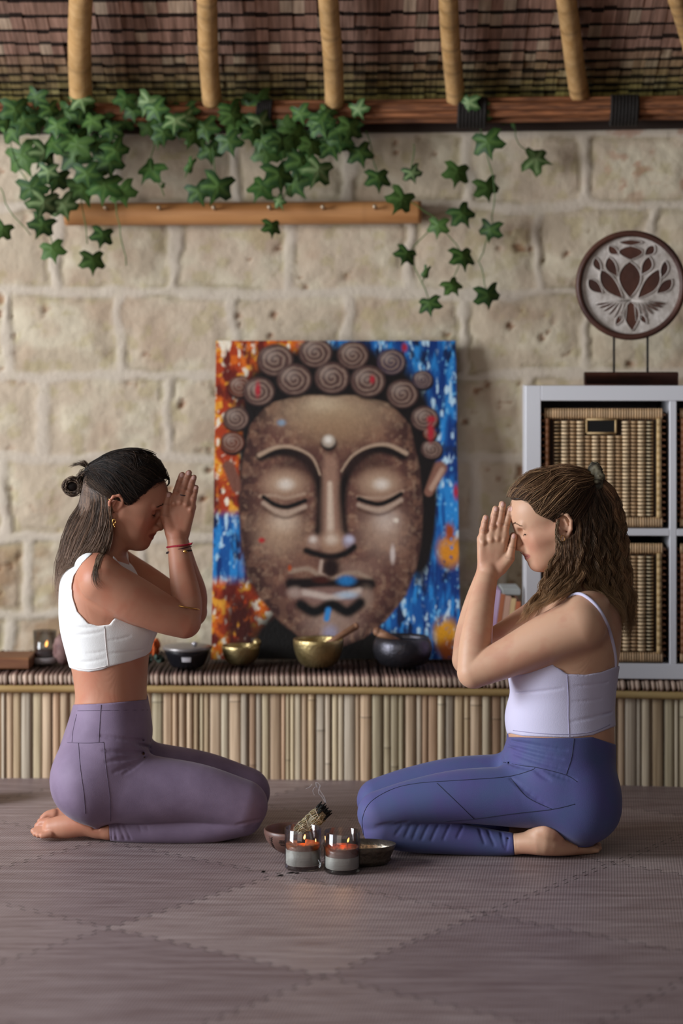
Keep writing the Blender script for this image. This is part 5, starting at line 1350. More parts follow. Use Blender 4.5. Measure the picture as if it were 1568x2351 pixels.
    for a, b, r in cfg['sfolds']:
        pr_ = push_many(fg, shin, [(a[0]+(b[0]-a[0])*t, a[1]+(b[1]-a[1])*t) for t in (0, .33, .66, 1)])
        pr_ = [x-np.array((0, .003, 0)) for x in pr_ if x is not None]
        for q in range(len(pr_)-1): sfold.cone(pr_[q], pr_[q+1], r, r, .002)
    class Carve:
        def __init__(o, b, f, k): o.b = b; o.f = f; o.k = k
        def __call__(o, P, lo=None, hi=None):
            d = o.b(P, lo, hi)
            if not o.f.p: return d
            e = o.f(P, lo, hi); h = np.clip(.5-.5*(d+e)/o.k, 0, 1); return d+(-e-d)*h+o.k*h*(1-h)
    L_ = Multi([Carve(legc, folds, .006), Carve(shc, sfold, .004)], .003)
    V, Q = mesh_sdf(L_, blo, np.array([bhi[0], bhi[1], .50]), VOX, sm_it=4); V[:, 2] = np.maximum(V[:, 2], .0003)
    ml = M_('leggings_'+fg.name, cfg['legcol'], .62, col2=cfg['legcol2'], nscale=14, bump=.10, bscale=500, sheen=.15, spec=.2)
    lo_ = mkobj('leggings', V, Q, ml, root)
    mb = MB()
    for ln in cfg['seams']: surf_line(fg, L_, ln, .00075, mb)
    if mb.v: mb.build('seam', M_('seam_'+fg.name, cfg['seamcol'], .7), lo_)
    # top
    poly = cfg['top']
    def treg(P): a, b = img_ab(fg, P); return (poly_sd(a, b, poly)*s).astype(np.float32)
    tfold = Sdf()
    for a, b, r in cfg['tfolds']:
        pr_ = push_many(fg, tor, [(a[0]+(b[0]-a[0])*t, a[1]+(b[1]-a[1])*t+2*math.sin(PI*t)) for t in (0, .25, .5, .75, 1)])
        pr_ = [x-np.array((0, .0062, 0)) for x in pr_ if x is not None]
        for q in range(len(pr_)-1): tfold.cone(pr_[q], pr_[q+1], r*(.5+.5*math.sin(PI*q/4)), r*(.5+.5*math.sin(PI*(q+1)/4)), .002)
    tc_ = Carve(Cloth(tor, .0036, treg), tfold, .005)
    V, Q = mesh_sdf(tc_, np.array([blo[0], blo[1], .25]), np.array([bhi[0], bhi[1], .80]), min(VOX, .002))
    mt = M_('top_'+fg.name, cfg['topcol'], .75, bump=.12, bscale=420, sheen=.2, spec=.2)
    to_ = mkobj(cfg['topname'], V, Q, mt, root)
    mb = MB()
    for ln in cfg['tseams']: surf_line(fg, tc_, ln, .0009, mb)
    if mb.v: mb.build('seam', M_('top_seam_'+fg.name, cfg['tseamcol'], .7), to_)
    for ln in cfg.get('straps', []):
        for side in (1, -1):
            mb = MB(); pts = []
            for q in push_many(fg, up, curve(ln, 6)):
                if q is not None:
                    q = q+np.array((0, -.0006, .0004))
                    if side < 0: q[1] = 2*fg.dc-q[1]
                    pts.append(tuple(q))
            if len(pts) > 3: mb.tube(pts, .0042, 8, flat=1, up=(0, 0, 1)); mb.build('strap', mt, to_)
    # body: one skin surface, drawn in a little where cloth covers it
    V, Q = mesh_sdf(body, blo, bhi, VOX); C = paint_body(fg, V, HF, cfg['skin'], cfg['lips'], J, J['c'], cfg['flush'])
    def cov(reg, base):
        w = np.zeros(len(V), np.float32)
        for i in range(0, len(V), 30000): v = V[i:i+30000]; w[i:i+30000] = sstep(.0005, -.004, reg(v))*sstep(.006, .003, base(v))
        return w
    w = np.maximum(np.maximum(cov(wreg, leg), cov(treg, tor)), cov(hemreg, shin))
    n_ = np.zeros_like(V); m_ = np.nonzero(w > .01)[0]
    for i in range(0, len(m_), 30000): n_[m_[i:i+30000]] = grad(body, V[m_[i:i+30000]])
    V = V-n_*(w*.0045)[:, None]; V[:, 2] = np.maximum(V[:, 2], .0006)
    mkobj('body', V, Q, skin_material('skin_'+fg.name), root, c=C)
    # brows and lashes
    hr = random.Random(5); mla = M_('lash_'+fg.name, cfg['lash'], .7); mbr = M_('brow_'+fg.name, cfg['brow'], .8)
    for q in (-1, 1):
        mb = MB()
        pts = []
        for i in range(11):
            t = i/10*2-1; yy = .032+.0132*t; zz = .0165-.0052+.0022*t*t-.0012*t
            xx = .0735+.0138*math.sqrt(max(0, 1-((yy-.032)/.0152)**2-((zz-.0165)/.0127)**2)); pts.append(HF(xx, q*yy, zz))
        mb.tube(pts, [.0005]+[.0013]*9+[.0006], 6)
        for i in range(1, 11):
            p = Vector(pts[i]); d = Vector(HF.ex)*.0045+Vector(HF.ez)*-.0032+Vector(HF.ey)*q*.0006*i; mb.tube([p, p+d*.6, p+d], [.00022, .0002, .0001], 4)
        mb.build('eyelashes', mla, root); mb = MB()
        for i in range(60):
            t = i/59; yy = .012+.036*t; zz = .0385+.006*math.sin(PI*min(1, t*1.1)**.9)-.003*t+hr.uniform(-.0012, .0012)
            P0_ = np.array([HF(.115, q*yy, zz)], np.float32); dr_ = -np.array(HF.ex, np.float32)
            for _ in range(60):
                dd_ = float(up(P0_)[0])
                if dd_ < .0003: break
                P0_ = P0_+dr_*max(.0003, min(dd_*.8, .006))
            P0_ = P0_[0]; d = Vector(HF.ey)*q*.0042+Vector(HF.ez)*(.0022 if t < .5 else -.0008)-Vector(HF.ex)*(.0008+.0022*t)
            mb.tube([P0_, Vector(P0_)+d*.6, Vector(P0_)+d], [.0005, .0004, .0001], 4)
        mb.build('eyebrow', mbr, root)
    return root, up, body, tc_
def hair_obj(fg, root, cap, st, mat, blo, bhi, capcol):
    V, Q = mesh_sdf(cap, blo, bhi, .0025); V2, Q2, C2 = st.mesh()
    V2 = V2.astype(np.float32); C = np.vstack([np.tile(np.array(lin(capcol)), (len(V), 1)), C2])
    return mkobj('hair', np.vstack([V, V2]), np.vstack([Q, Q2+len(V)]), mat, root, c=C)
# ================================================================ LEFT WOMAN
LW = Fig(4.83, 'left'); sL = LW.s
rows_ = [(1276,208,268,40),(1284,190,280,70),(1292,166,292,100),(1304,152,302,122),(1330,143,314,130),(1370,141,330,132),(1420,141,344,130),(1450,145,349,126),(1475,151,347,122),(1500,158,342,118),(1535,167,338,112),(1570,173,336,108),
         (1605,176,335,110),(1640,166,342,122),(1680,153,347,138),(1706,144,344,150),(1738,136,332,158),(1773,133,315,162),(1813,140,290,160),(1840,157,275,150),(1862,182,262,120),(1880,212,250,80)]
def face_org(fg, a, b): p = fg.P(a, b, 70); return (p[0], fg.dc, p[2])
HL = HeadFrame(face_org(LW, 271, 1169), math.radians(19.5), 1, .955)
JL = dict(s=sL, c=13, wrist=(408, 1245), meta=[((399, 1150), (399, 1226), 13), ((413, 1148), (406, 1230), 13), ((427, 1153), (414, 1230), 13), ((438, 1166), (422, 1226), 11.5), ((384, 1182), (396, 1230), 13)],
    fingers=[[(399, 1152, 8.6), (405, 1128, 8.1), (412, 1106, 7.5), (417, 1091, 6.8)], [(413, 1149, 8.8), (421, 1122, 8.2), (428, 1099, 7.6), (432.5, 1086.5, 6.9)], [(427, 1153, 8.2), (434, 1129, 7.6), (440, 1108, 7.1), (444, 1097, 6.5)], [(439, 1166, 7.2), (443.5, 1145, 6.4), (447, 1130, 6.0), (449.3, 1120, 5.5)]],
    thumb=[(392, 1222, 12, 2), (378, 1184, 10.5, 4), (382, 1158, 8.2, 3), (387, 1137, 6.6, 1)], knuckles=[(399, 1156, 6), (413, 1153, 6.2), (427, 1158, 6), (438, 1170, 5)])
cfgL = dict(root=(300,), face=1, box=(-.78, -.12, .95), skin='b98269', lips='8a4238', flush='b0644c', lash='1a100c', brow='1e1410',
    soft=[(302, 1440, 62, (48, 42, 46), .03), (190, 1790, 78, (58, 84, 62), .04)],
    trap=[(222, (1300, 105), (46, 50, 30))],
    thigh=([(215, 1795, 82), (330, 1812, 76), (450, 1822, 74), (556, 1849, 72)], [84, 75, 64, 55]),
    uarm=([(232, 1332, 140), (300, 1372, 128), (372, 1408, 112), (424, 1428, 100)], [50, 51, 44, 37]),
    farm=([(424, 1428, 100), (428, 1380, 80), (418, 1315, 45), (408, 1250, 16), (406, 1232, 13)], [36, 35, 29, 24, 23]),
    neck=((240, 1296, 0), .050, .045),
    shin=([(556, 1872, 72), (470, 1897, 72), (360, 1901, 72), (290, 1906, 72), (246, 1906, 70)], [44, 36, 33, 25, 20]),
    foot=[[(246, 1906, 70, 20), (225, 1903, 68, 22), (195, 1892, 64, 27), (152, 1897, 58, 27), (122, 1901, 54, 23)], [(205, 1880, 62, 22), (195, 1884, 62, 24)],
          [(112, 1890, 44, 14), (97, 1890, 42, 10), (88, 1897, 40, 9.5)], [(104, 1902, 50, 9), (86, 1905, 50, 7.2), (77, 1908, 50, 7.2)], [(106, 1908, 58, 9), (89, 1911, 58, 7.0), (81, 1914, 58, 7.0)], [(110, 1912, 66, 9), (96, 1915.5, 68, 7.0), (88, 1917, 68, 6.8)], [(116, 1914, 74, 9), (104, 1917.5, 78, 7.0), (97, 1918.5, 78, 6.8)]],
    hem=250, waist=[(100, 1620), (176, 1617), (240, 1615), (336, 1606), (400, 1604)],
    folds=[((345, 1727), (245, 1748), .0030), ((345, 1732), (262, 1772), .0026), ((345, 1728), (238, 1722), .0030), ((338, 1734), (285, 1775), .0022), ((345, 1716), (300, 1698), .0025), ((344, 1700), (230, 1688), .0022), ((600, 1880), (545, 1893), .003), ((585, 1890), (548, 1903), .0022), ((578, 1893), (555, 1909), .002)],
    sfolds=[((262, 1892), (268, 1927), .0022), ((272, 1890), (286, 1926), .0022), ((284, 1890), (300, 1926), .0018), ((318, 1890), (324, 1908), .0015), ((335, 1890), (340, 1904), .0013), ((256, 1893), (257, 1927), .0018)],
    seams=[[(155, 1705), (200, 1706), (238, 1704)], [(180, 1706), (184, 1760), (192, 1820), (196, 1868)], [(238, 1705), (243, 1760), (252, 1830), (254, 1885)], [(178, 1632), (232, 1631), (340, 1630)], [(232, 1618), (229, 1660), (227, 1704)], [(176, 1640), (168, 1675), (165, 1704)]],
    seamcol='5a4c60', legcol='85738a', legcol2='77667c', top=[(95, 1300), (160, 1284), (188, 1268), (214, 1270), (190, 1292), (170, 1322), (165, 1345), (168, 1374), (178, 1404), (203, 1431), (225, 1436.5), (251, 1434), (262, 1420), (264, 1350), (258, 1266), (282, 1266), (330, 1310), (375, 1400), (365, 1480), (349, 1494), (335, 1505), (300, 1518), (250, 1531), (235, 1538), (205, 1543), (180, 1540), (158, 1533), (110, 1500)],
    topcol='e6e4e2', topname='crop_top', tseamcol='d2c8c4', tseams=[[(240, 1434), (243, 1480), (249, 1531)], [(170, 1532), (205, 1537), (246, 1529)]],
    tfolds=[((170, 1440), (232, 1438), .0022), ((175, 1458), (236, 1450), .002), ((185, 1520), (240, 1512), .0018), ((200, 1500), (242, 1494), .0016), ((252, 1500), (330, 1490), .0016), ((250, 1470), (300, 1460), .0014), ((150, 1415), (165, 1405), .002)])
rootL, upL, bodyL, topL = figure(LW, 'person with dark half-up hair, white crop top and mauve leggings, kneeling, hands pressed to forehead', rows_, HL, JL, cfgL)
def tube_part(name, pts, r, mat, parent, n=8, cap=True, label=None):
    mb = MB(); mb.tube(pts, r, n, cap=cap); o = mb.build(name, mat, parent)
    if label: o['label'] = label
    return o
# ---- hair of the left woman
rg = np.random.default_rng(3)
capS = Sdf(); 
capS.ball(HL(-.008, 0, .048), (.099*.96, .0785*.96, .078*.96), .02, R=HL.R); capS.ball(HL(.040, 0, .056), (.0655*.96, .066*.96, .057*.96), .03, R=HL.R)
capS.ball(LW.P(335, 1084, 0), (.045, .05, .040), .03); capS.ball(LW.P(300, 1070, 0), (.055, .055, .034), .03)
capS.cone(LW.P(258, 1112, 0), LW.P(214, 1090, 0), .056, .012, .03)
capS.cone(HL(-.045, 0, .0), HL(-.05, 0, -.07), .058, .050, .03)
hairline = [(398, 1094), (379, 1100), (366, 1104), (353, 1114.5), (336, 1129), (319.5, 1143), (306, 1154), (294, 1158), (286, 1153), (277, 1146), (262, 1141), (247, 1143), (246, 1165), (251, 1190), (256, 1225), (254, 1262), (150, 1270), (100, 1000), (400, 1000)]
def regL(P): a, b = img_ab(LW, P); return (poly_sd(a, b, hairline)*sL).astype(np.float32)
capL = Cloth(capS, 0.0, regL)
hS = Multi([upL, topL, capL], .002)
st = Strands(16); dk = ['1c1411', '241a15', '2e221b', '3a2a20', '15100e']; md = ['4a3a30', '5c4a3c', '6e5a4a', '3a2c24', '84705e']
tie = LW.P(213, 1088, 0)
fl_ = [LW.P(a, b, c) for a, b, c in ((386, 1102, 0), (379, 1098, 25), (362, 1100, 50), (345, 1113, 62), (325, 1132, 66), (308, 1148, 68), (296, 1155, 70), (284, 1150, 70), (266, 1140, 70), (252, 1140, 68))]
combed(st, capS, fl_, tie, 900, .0005, dk, rg, mid=(0, 0, .02), off=.0012, fly=.004, reg=regL)
combed(st, capS, [LW.P(350, 1058, 0), LW.P(330, 1040, 20), LW.P(300, 1034, 30)], tie, 240, .0005, dk, rg, mid=(0, 0, .012), off=.0015, fly=.006, reg=regL)
combed(st, capS, fl_[6:], LW.P(216, 1105, 30), 260, .0005, ['3a2c22', '4c3a2c', '2a1f19'], rg, off=.0015, fly=.003, reg=regL)
G = [[(212, 1092, 0), (188, 1150, 10), (158, 1200, 15), (143, 1250, 15), (130, 1305, 12), (129, 1350, 8), (136, 1402, 5)],
     [(216, 1098, 15), (202, 1160, 30), (178, 1205, 35), (160, 1250, 40), (146, 1300, 40), (141, 1340, 38), (140, 1388, 35)],
     [(222, 1104, 30), (216, 1160, 50), (203, 1210, 55), (184, 1250, 60), (167, 1285, 62), (156, 1312, 64), (148, 1345, 62)],
     [(232, 1110, 45), (234, 1160, 60), (228, 1208, 62), (213, 1245, 66), (200, 1264, 70), (192, 1278, 76), (184, 1292, 82)],
     [(242, 1125, 55), (246, 1165, 64), (246, 1205, 62), (238, 1240, 66), (230, 1256, 70), (224, 1268, 74), (216, 1278, 82)],
     [(248, 1140, 60), (253, 1170, 66), (254, 1208, 62), (252, 1240, 62), (249, 1254, 64), (244, 1264, 68), (238, 1273, 74)]]
mdL = ['523a2a', '5e4433', '6a4e3a', '36271e', '745640', '271b15']
guided(st, LW, G, 1500, .0005, mdL, jit=3.2, cj=12, wave=1.2, rng=rg, S=hS, lenj=.3, tipcol='947a68')
guided(st, LW, G[2:], 700, .0006, ['1c1512', '2a201a', '3a2d25', '4e3f36'], jit=2.5, cj=6, wave=1.0, rng=rg, S=hS, lenj=.25, tipcol='6a5648')
guided(st, LW, [[(a, b, -c) for a, b, c in g] for g in G], 260, .0009, mdL, jit=3, cj=12, wave=1.2, rng=rg, lenj=.3, tipcol='907a6a')
guided(st, LW, [[(236, 1258, 76), (231, 1278, 112), (222, 1297, 164), (214, 1318, 185), (215, 1340, 192), (227, 1359, 193)], [(246, 1258, 74), (240, 1276, 110), (230, 1292, 160), (222, 1312, 186), (226, 1334, 192), (238, 1352, 193)]], 60, .0004, md, jit=3, cj=6, wave=1, rng=rg, S=upL, lenj=.4)
# bun loop, hanging end and spiky tuft
for q in range(230):
    a0 = rg.uniform(0, 2*PI); ra = rg.uniform(12, 25); rb = rg.uniform(11, 23); pts = []
    for i in range(9):
        a = a0+i*.62; pts.append(LW.P(166+ra*math.cos(a)+rg.normal(0, .8), 1117+rb*math.sin(a)+rg.normal(0, .8), 18*math.sin(a*1.3+q)+rg.normal(0, 4)))
    st.add(pts, .0009, np.array(lin(md[rg.integers(5)]))*rg.uniform(.5, 1.2))
for q in range(120):
    pts = [LW.P(x+rg.normal(0, 3), y+rg.normal(0, 3), rg.normal(0, 9)) for x, y in ((208, 1084), (192, 1086), (180, 1098), (172, 1112))]; st.add(pts, .0009, np.array(lin(md[rg.integers(5)]))*rg.uniform(.5, 1.1))
for q in range(150):
    e = rg.uniform(0, 1); pts = [LW.P(x+rg.normal(0, 2.5), y+rg.normal(0, 2), c+rg.normal(0, 6)) for x, y, c in ((210, 1092, 5), (198, 1098, 16), (200, 1120, 20), (204+e*6, 1145+e*10, 22))]; st.add(pts, .0009, np.array(lin(md[rg.integers(5)]))*rg.uniform(.5, 1.2))
for q in range(90):
    e = rg.uniform(-1, 1); pts = [LW.P(x, y, rg.normal(0, 6)) for x, y in ((208, 1090), (203+e*4, 1076), (190+e*10, 1064-e*3), (176+e*16+rg.normal(0, 3), 1064-e*6+rg.normal(0, 3)))]; st.add(pts, .0008, np.array(lin(md[rg.integers(5)]))*rg.uniform(.5, 1.1))
for q in range(150):  # short baby hairs along the hairline
    h_ = np.array(hairline[1:9], float); u = rg.random()*6.99; i = int(u); p0 = h_[i]*(1-u+i)+h_[i+1]*(u-i); n2 = rg.uniform(5, 16)
    st.add(settle(upL, np.array([[LW.P(p0[0]+rg.normal(0, 1)-n2*t*.9, p0[1]+2.5-n2*t*(.5+.3*math.sin(q)), 60+t*6) for t in (0, .35, .7, 1)]]), .0012)[0], .0004, lin('1c1411'))
for q in range(40):  # face-framing wisps
    st.add([LW.P(x+rg.normal(0, 1), y+rg.normal(0, 1), c) for x, y, c in ((376, 1090, 8), (386, 1098, 12), (388, 1108, 12), (384, 1116, 12))], .0007, lin('1c1411'))
capL2 = Multi([capL], .002); tailS = Sdf()
for Pm in (LW.P, LW.M): tailS.chain([Pm(228, 1120, 14), Pm(218, 1170, 22), Pm(206, 1215, 24), Pm(186, 1255, 24), Pm(164, 1290, 20)], [.018, .024, .026, .018, .007], .02)
tailS.ball(LW.P(166, 1117, 0), (.021, .018, .020), .01); tailS.cone(LW.P(212, 1088, 0), LW.P(180, 1105, 0), .012, .010, .01)
m_hairL = M_('hair_left', 'ffffff', .5, attr=True, spec=.25, aniso=.3)
hl_ = hair_obj(LW, rootL, Multi([capL, tailS], .01), st, m_hairL, np.array([-.78, LW.dc-.12, .58]), np.array([-.40, LW.dc+.12, .96]), '1e1512')
m_tie = M_('hair_elastic', '6e6878', .7); mb = MB(); mb.tube([LW.P(214+7*math.cos(t)*.5, 1092+14*math.sin(t), 14*math.cos(t)) for t in np.linspace(0, 2*PI, 20)], .0032, 8, cap=False); mb.build('hair_tie', m_tie, rootL)
# ---- jewellery
m_gold = M_('gold', 'd6a35c', .22, metal=1); m_red = M_('red_thread', 'a01e30', .8, bump=.5, bscale=400)
def ring_pts(fg, a, b, ra, rc, tilt, c0, n=28, sl=0): return [fg.P(a+ra*math.cos(t), b+tilt*math.cos(t)+sl*math.sin(t), c0+rc*math.sin(t)) for t in np.linspace(0, 2*PI, n)]
cb = (18)
mb = MB(); mb.tube(ring_pts(LW, 411, 1253, 27.5, 25, -3.5, cb), .0024, 8, cap=False); mb.tube([LW.P(433, 1250, cb+12), LW.P(438, 1248, cb+16), LW.P(443, 1246, cb+17)], [.003, .0022, .0008], 8); mb.build('red_cord_bracelet', m_red, rootL)
mb = MB(); mb.tube(ring_pts(LW, 411, 1266, 28.5, 26, -3, cb+1), .0013, 6, cap=False); mb.tube(ring_pts(LW, 411, 1261, 28.5, 26, -7, cb+1), .0012, 6, cap=False)
for t in np.linspace(0, PI, 22): mb.blob(tuple(LW.P(411+28.5*math.cos(t), 1267-3*math.cos(t), cb+1+26.3*math.sin(t))), .0019, 6, 4)
mb.build('braided_bracelet', M_('dark_braid', '2e1a20', .6), rootL)
mb = MB(); mb.blob(tuple(LW.P(425, 1266.5, cb+28)), (.0048, .0016, .0044), 12, 8); mb.build('charm', m_gold, rootL)
mb = MB(); pts = []
for t in np.linspace(-.25, 3.5, 30):
    pts.append(LW.P(421+39*math.cos(t), 1393+7*math.cos(t), 86+46*math.sin(t)))
mb.tube(pts, .0019, 8); o = mb.build('arm_bangle', m_gold, rootL)
mb = MB(); mb.tube(ring_pts(LW, 418.5, 1137, 9.2, 9, 1.5, 11), .0011, 8, cap=False); mb.build('finger_ring', M_('dark_silver', '4a4a58', .3, metal=.9), rootL)
mb = MB(); ex, ey = 262, 1197
mb.tube([LW.P(ex+4*math.cos(t)*.8, ey+5.5*math.sin(t), 79) for t in np.linspace(0, 2*PI, 20)], .0009, 6, cap=False); mb.blob(tuple(LW.P(ex-.5, ey+8, 79)), .0026, 10, 8); mb.blob(tuple(LW.P(ex+1.5, ey+12.5, 79)), .0020, 10, 8)
mb.build('earring', m_gold, rootL); mb = MB(); mb.tube(ring_pts(LW, 253, 1147, 4, 4, 1, 82), .0007, 6, cap=False); mb.build('ear_cuff', m_gold, rootL)
# ================================================================ RIGHT WOMAN
RW = Fig(4.70, 'right'); sR = RW.s
rows_ = [(1350,1362,1290,40),(1360,1385,1275,75),(1370,1402,1262,108),(1385,1415,1250,130),(1410,1424,1234,140),(1448,1424,1208,142),(1494,1421,1184,140),(1528,1416,1172,136),(1556,1412,1170,130),(1592,1408,1177,124),(1620,1406,1168,124),(1644,1406,1163,128),(1669,1408,1164,134),(1690,1408,1170,138),
         (1709,1409,1166,142),(1735,1408,1156,150),(1770,1408,1160,160),(1822,1411,1185,168),(1848,1413,1215,168),(1874,1408,1240,160),(1900,1388,1265,138),(1918,1362,1290,100)]
HR = HeadFrame(face_org(RW, 1290.6, 1212.5), math.radians(19.5), -1, .985)
JR = dict(s=sR, c=13, wrist=(1118, 1325), meta=[((1158, 1232), (1138, 1312), 13), ((1143, 1230), (1130, 1316), 13.5), ((1127, 1233), (1120, 1316), 13.5), ((1108, 1240), (1111, 1312), 12.5), ((1166, 1280), (1135, 1315), 15)],
    fingers=[[(1157, 1235, 9.2), (1162, 1206, 8.6), (1168, 1184, 7.8), (1171, 1169, 7.0)], [(1142, 1232, 9.4), (1147, 1202, 8.8), (1152, 1174, 8), (1154.5, 1158, 7.2)], [(1126.5, 1234, 9.2), (1131, 1208, 8.5), (1136, 1183, 7.8), (1139, 1169, 7.0)], [(1107, 1241, 8.4), (1110, 1218, 7.6), (1113.5, 1200, 7), (1116, 1189, 6.2)]],
    thumb=[(1150, 1305, 14, 3), (1170, 1282, 11, 5), (1175, 1257, 8.6, 4), (1180, 1231, 7.0, 2)], knuckles=[(1157, 1240, 6), (1142, 1237, 6.4), (1127, 1239, 6.2), (1109, 1246, 5.2)])
cfgR = dict(root=(1150,), face=-1, box=(.03, .70, .92), skin='d2a588', lips='a8605a', flush='c07c66', lash='3a241a', brow='7a5a44',
    soft=[(1222, 1515, 62, (50, 42, 46), .03), (1352, 1840, 82, (62, 84, 68), .04)],
    trap=[(1350, (1385, 110), (48, 50, 28))],
    thigh=([(1325, 1822, 84), (1200, 1829, 78), (1060, 1828, 74), (950, 1843, 72), (873, 1868, 71)], [80, 66, 57, 49, 49]),
    uarm=([(1335, 1432, 140), (1262, 1462, 128), (1165, 1510, 112), (1087, 1543, 100)], [58, 54, 44, 36]),
    farm=([(1087, 1543, 100), (1092, 1480, 82), (1102, 1405, 55), (1117, 1330, 18), (1122, 1312, 13)], [37, 37, 31, 25, 24]),
    neck=((1330, 1385, 0), .056, .050),
    shin=([(880, 1898, 71), (960, 1915, 71), (1050, 1925, 71), (1130, 1935, 78), (1182, 1938, 90)], [46, 39, 34, 27, 22]),
    foot=[[(1182, 1938, 90, 22), (1212, 1935, 102, 25), (1250, 1935, 112, 28), (1290, 1943, 104, 21), (1330, 1946, 84, 16), (1358, 1947, 68, 13)], [(1222, 1920, 104, 17), (1256, 1909, 116, 26), (1276, 1918, 110, 22)],
          [(1352, 1940, 54, 11), (1372, 1941, 48, 9)], [(1358, 1945, 64, 9), (1375, 1947, 62, 7)], [(1356, 1950, 76, 8), (1371, 1952, 76, 6)]],
    hem=1178, waist=[(1100, 1690), (1172, 1692), (1250, 1694), (1320, 1694), (1360, 1692), (1409, 1708), (1440, 1712)],
    folds=[((1168, 1712), (1290, 1742), .0028), ((1176, 1700), (1300, 1722), .0022), ((1180, 1730), (1300, 1765), .0020), ((1160, 1748), (1225, 1764), .0022), ((1225, 1764), (1262, 1790), .0024), ((1252, 1768), (1320, 1790), .0026), ((1172, 1786), (1262, 1856), .0030), ((862, 1902), (935, 1887), .0034), ((864, 1896), (905, 1888), .0026), ((866, 1908), (900, 1896), .0022)],
    sfolds=[((925, 1893), (908, 1916), .0018), ((944, 1890), (930, 1920), .0018), ((962, 1890), (948, 1924), .0018), ((984, 1890), (968, 1926), .0020), ((1006, 1892), (990, 1928), .0020), ((1032, 1893), (1018, 1926), .0018), ((1062, 1896), (1050, 1922), .0018), ((1100, 1903), (1112, 1935), .0022), ((1120, 1907), (1135, 1940), .0022), ((1150, 1912), (1158, 1945), .0022), ((1168, 1912), (1162, 1950), .0020)],
    seams=[[(835, 1918), (832, 1880), (850, 1842), (900, 1812), (960, 1798), (1060, 1791), (1165, 1783), (1220, 1768), (1228, 1762)], [(1003, 1798), (1045, 1838), (1088, 1880)], [(1020, 1886), (1088, 1880), (1180, 1868), (1268, 1858), (1320, 1846)], [(1318, 1696), (1312, 1740), (1300, 1778)], [(1156, 1750), (1200, 1758), (1232, 1762), (1298, 1779), (1325, 1795)], [(1172, 1786), (1210, 1830), (1268, 1858)]],
    seamcol='252a44', legcol='515a86', legcol2='575488',
    top=[(1440, 1524), (1412, 1531), (1380, 1543), (1345, 1549), (1302, 1547), (1272, 1528), (1262, 1500), (1225, 1440), (1190, 1440), (1150, 1500), (1140, 1560), (1140, 1690), (1172, 1684), (1200, 1690), (1310, 1694), (1360, 1688), (1405, 1670), (1440, 1660)],
    topcol='d0cbe4', topname='camisole', tseamcol='a8a2c0', tseams=[[(1302, 1547), (1305, 1600), (1305, 1650), (1307, 1692)], [(1178, 1677), (1240, 1684), (1306, 1686), (1360, 1680), (1400, 1664)], [(1280, 1534), (1302, 1544), (1345, 1545), (1385, 1538), (1410, 1528)]],
    tfolds=[((1404, 1634), (1310, 1656), .0026), ((1315, 1610), (1380, 1604), .0015), ((1185, 1590), (1290, 1580), .0024), ((1320, 1575), (1395, 1566), .0015)],
    straps=[[(1302, 1372), (1326, 1364), (1345, 1370), (1370, 1392), (1392, 1430), (1405, 1470), (1412, 1505), (1413, 1532)]])
rootR, upR, bodyR, topR = figure(RW, 'person with long wavy light brown hair, lilac camisole and blue leggings, kneeling', rows_, HR, JR, cfgR)
rg = np.random.default_rng(8)
capS = Sdf()
capS.ball(HR(-.008, 0, .046), (.101, .080, .080), .02, R=HR.R); capS.ball(HR(.040, 0, .054), (.066, .067, .059), .03, R=HR.R)
capS.cone(RW.P(1320, 1120, 0), RW.P(1362, 1102, 0), .047, .010, .03); capS.cone(HR(-.045, 0, .0), HR(-.06, 0, -.07), .060, .058, .03)
capS.ball(RW.P(1237, 1125, 0), (.045, .050, .038), .03)
hairline = [(1160, 1140), (1180, 1149), (1196, 1148), (1212.6, 1153), (1221, 1163), (1229, 1176), (1242.5, 1184), (1259, 1191), (1272, 1200), (1283, 1190), (1300, 1180), (1314, 1186), (1317, 1215), (1308, 1243), (1290, 1262), (1275, 1290), (1262, 1320), (1500, 1340), (1500, 1000), (1160, 1000)]
def regR(P): a, b = img_ab(RW, P); return (poly_sd(a, b, hairline)*sR).astype(np.float32)
capR = Cloth(capS, 0.0, regR); hS = Multi([upR, topR, capR], .002); st = Strands(22)
dkR = ['4a3426', '40301f', '543c2c', '60452f', '3a281e']; mdR = ['644834', '745640', '86654a', '967454', '583e2c', 'a4805e']; ltR = ['8a6e56', 'a08264', 'b49a7c', '74563e', 'c4ac8e']
tie = RW.P(1366, 1100, 0)
fl_ = [RW.P(a, b, c) for a, b, c in ((1179, 1147, 0), (1181, 1147, 20), (1196, 1146, 44), (1212, 1152, 56), (1222, 1163, 62), (1232, 1177, 66), (1245, 1184, 69), (1260, 1190, 71), (1275, 1190, 72), (1290, 1180, 72), (1304, 1176, 70), (1316, 1190, 70), (1318, 1215, 68))]
combed(st, capS, fl_, tie, 1000, .0005, dkR, rg, mid=(0, 0, .016), off=.0014, fly=.006, reg=regR)
combed(st, capS, fl_[:8], tie, 420, .00045, mdR, rg, mid=(0, 0, .012), off=.003, fly=.008, reg=regR)
combed(st, capS, [RW.P(1200, 1110, 0), RW.P(1225, 1090, 20), RW.P(1260, 1075, 30)], tie, 240, .0005, mdR, rg, mid=(0, 0, .008), off=.002, fly=.006, reg=regR)
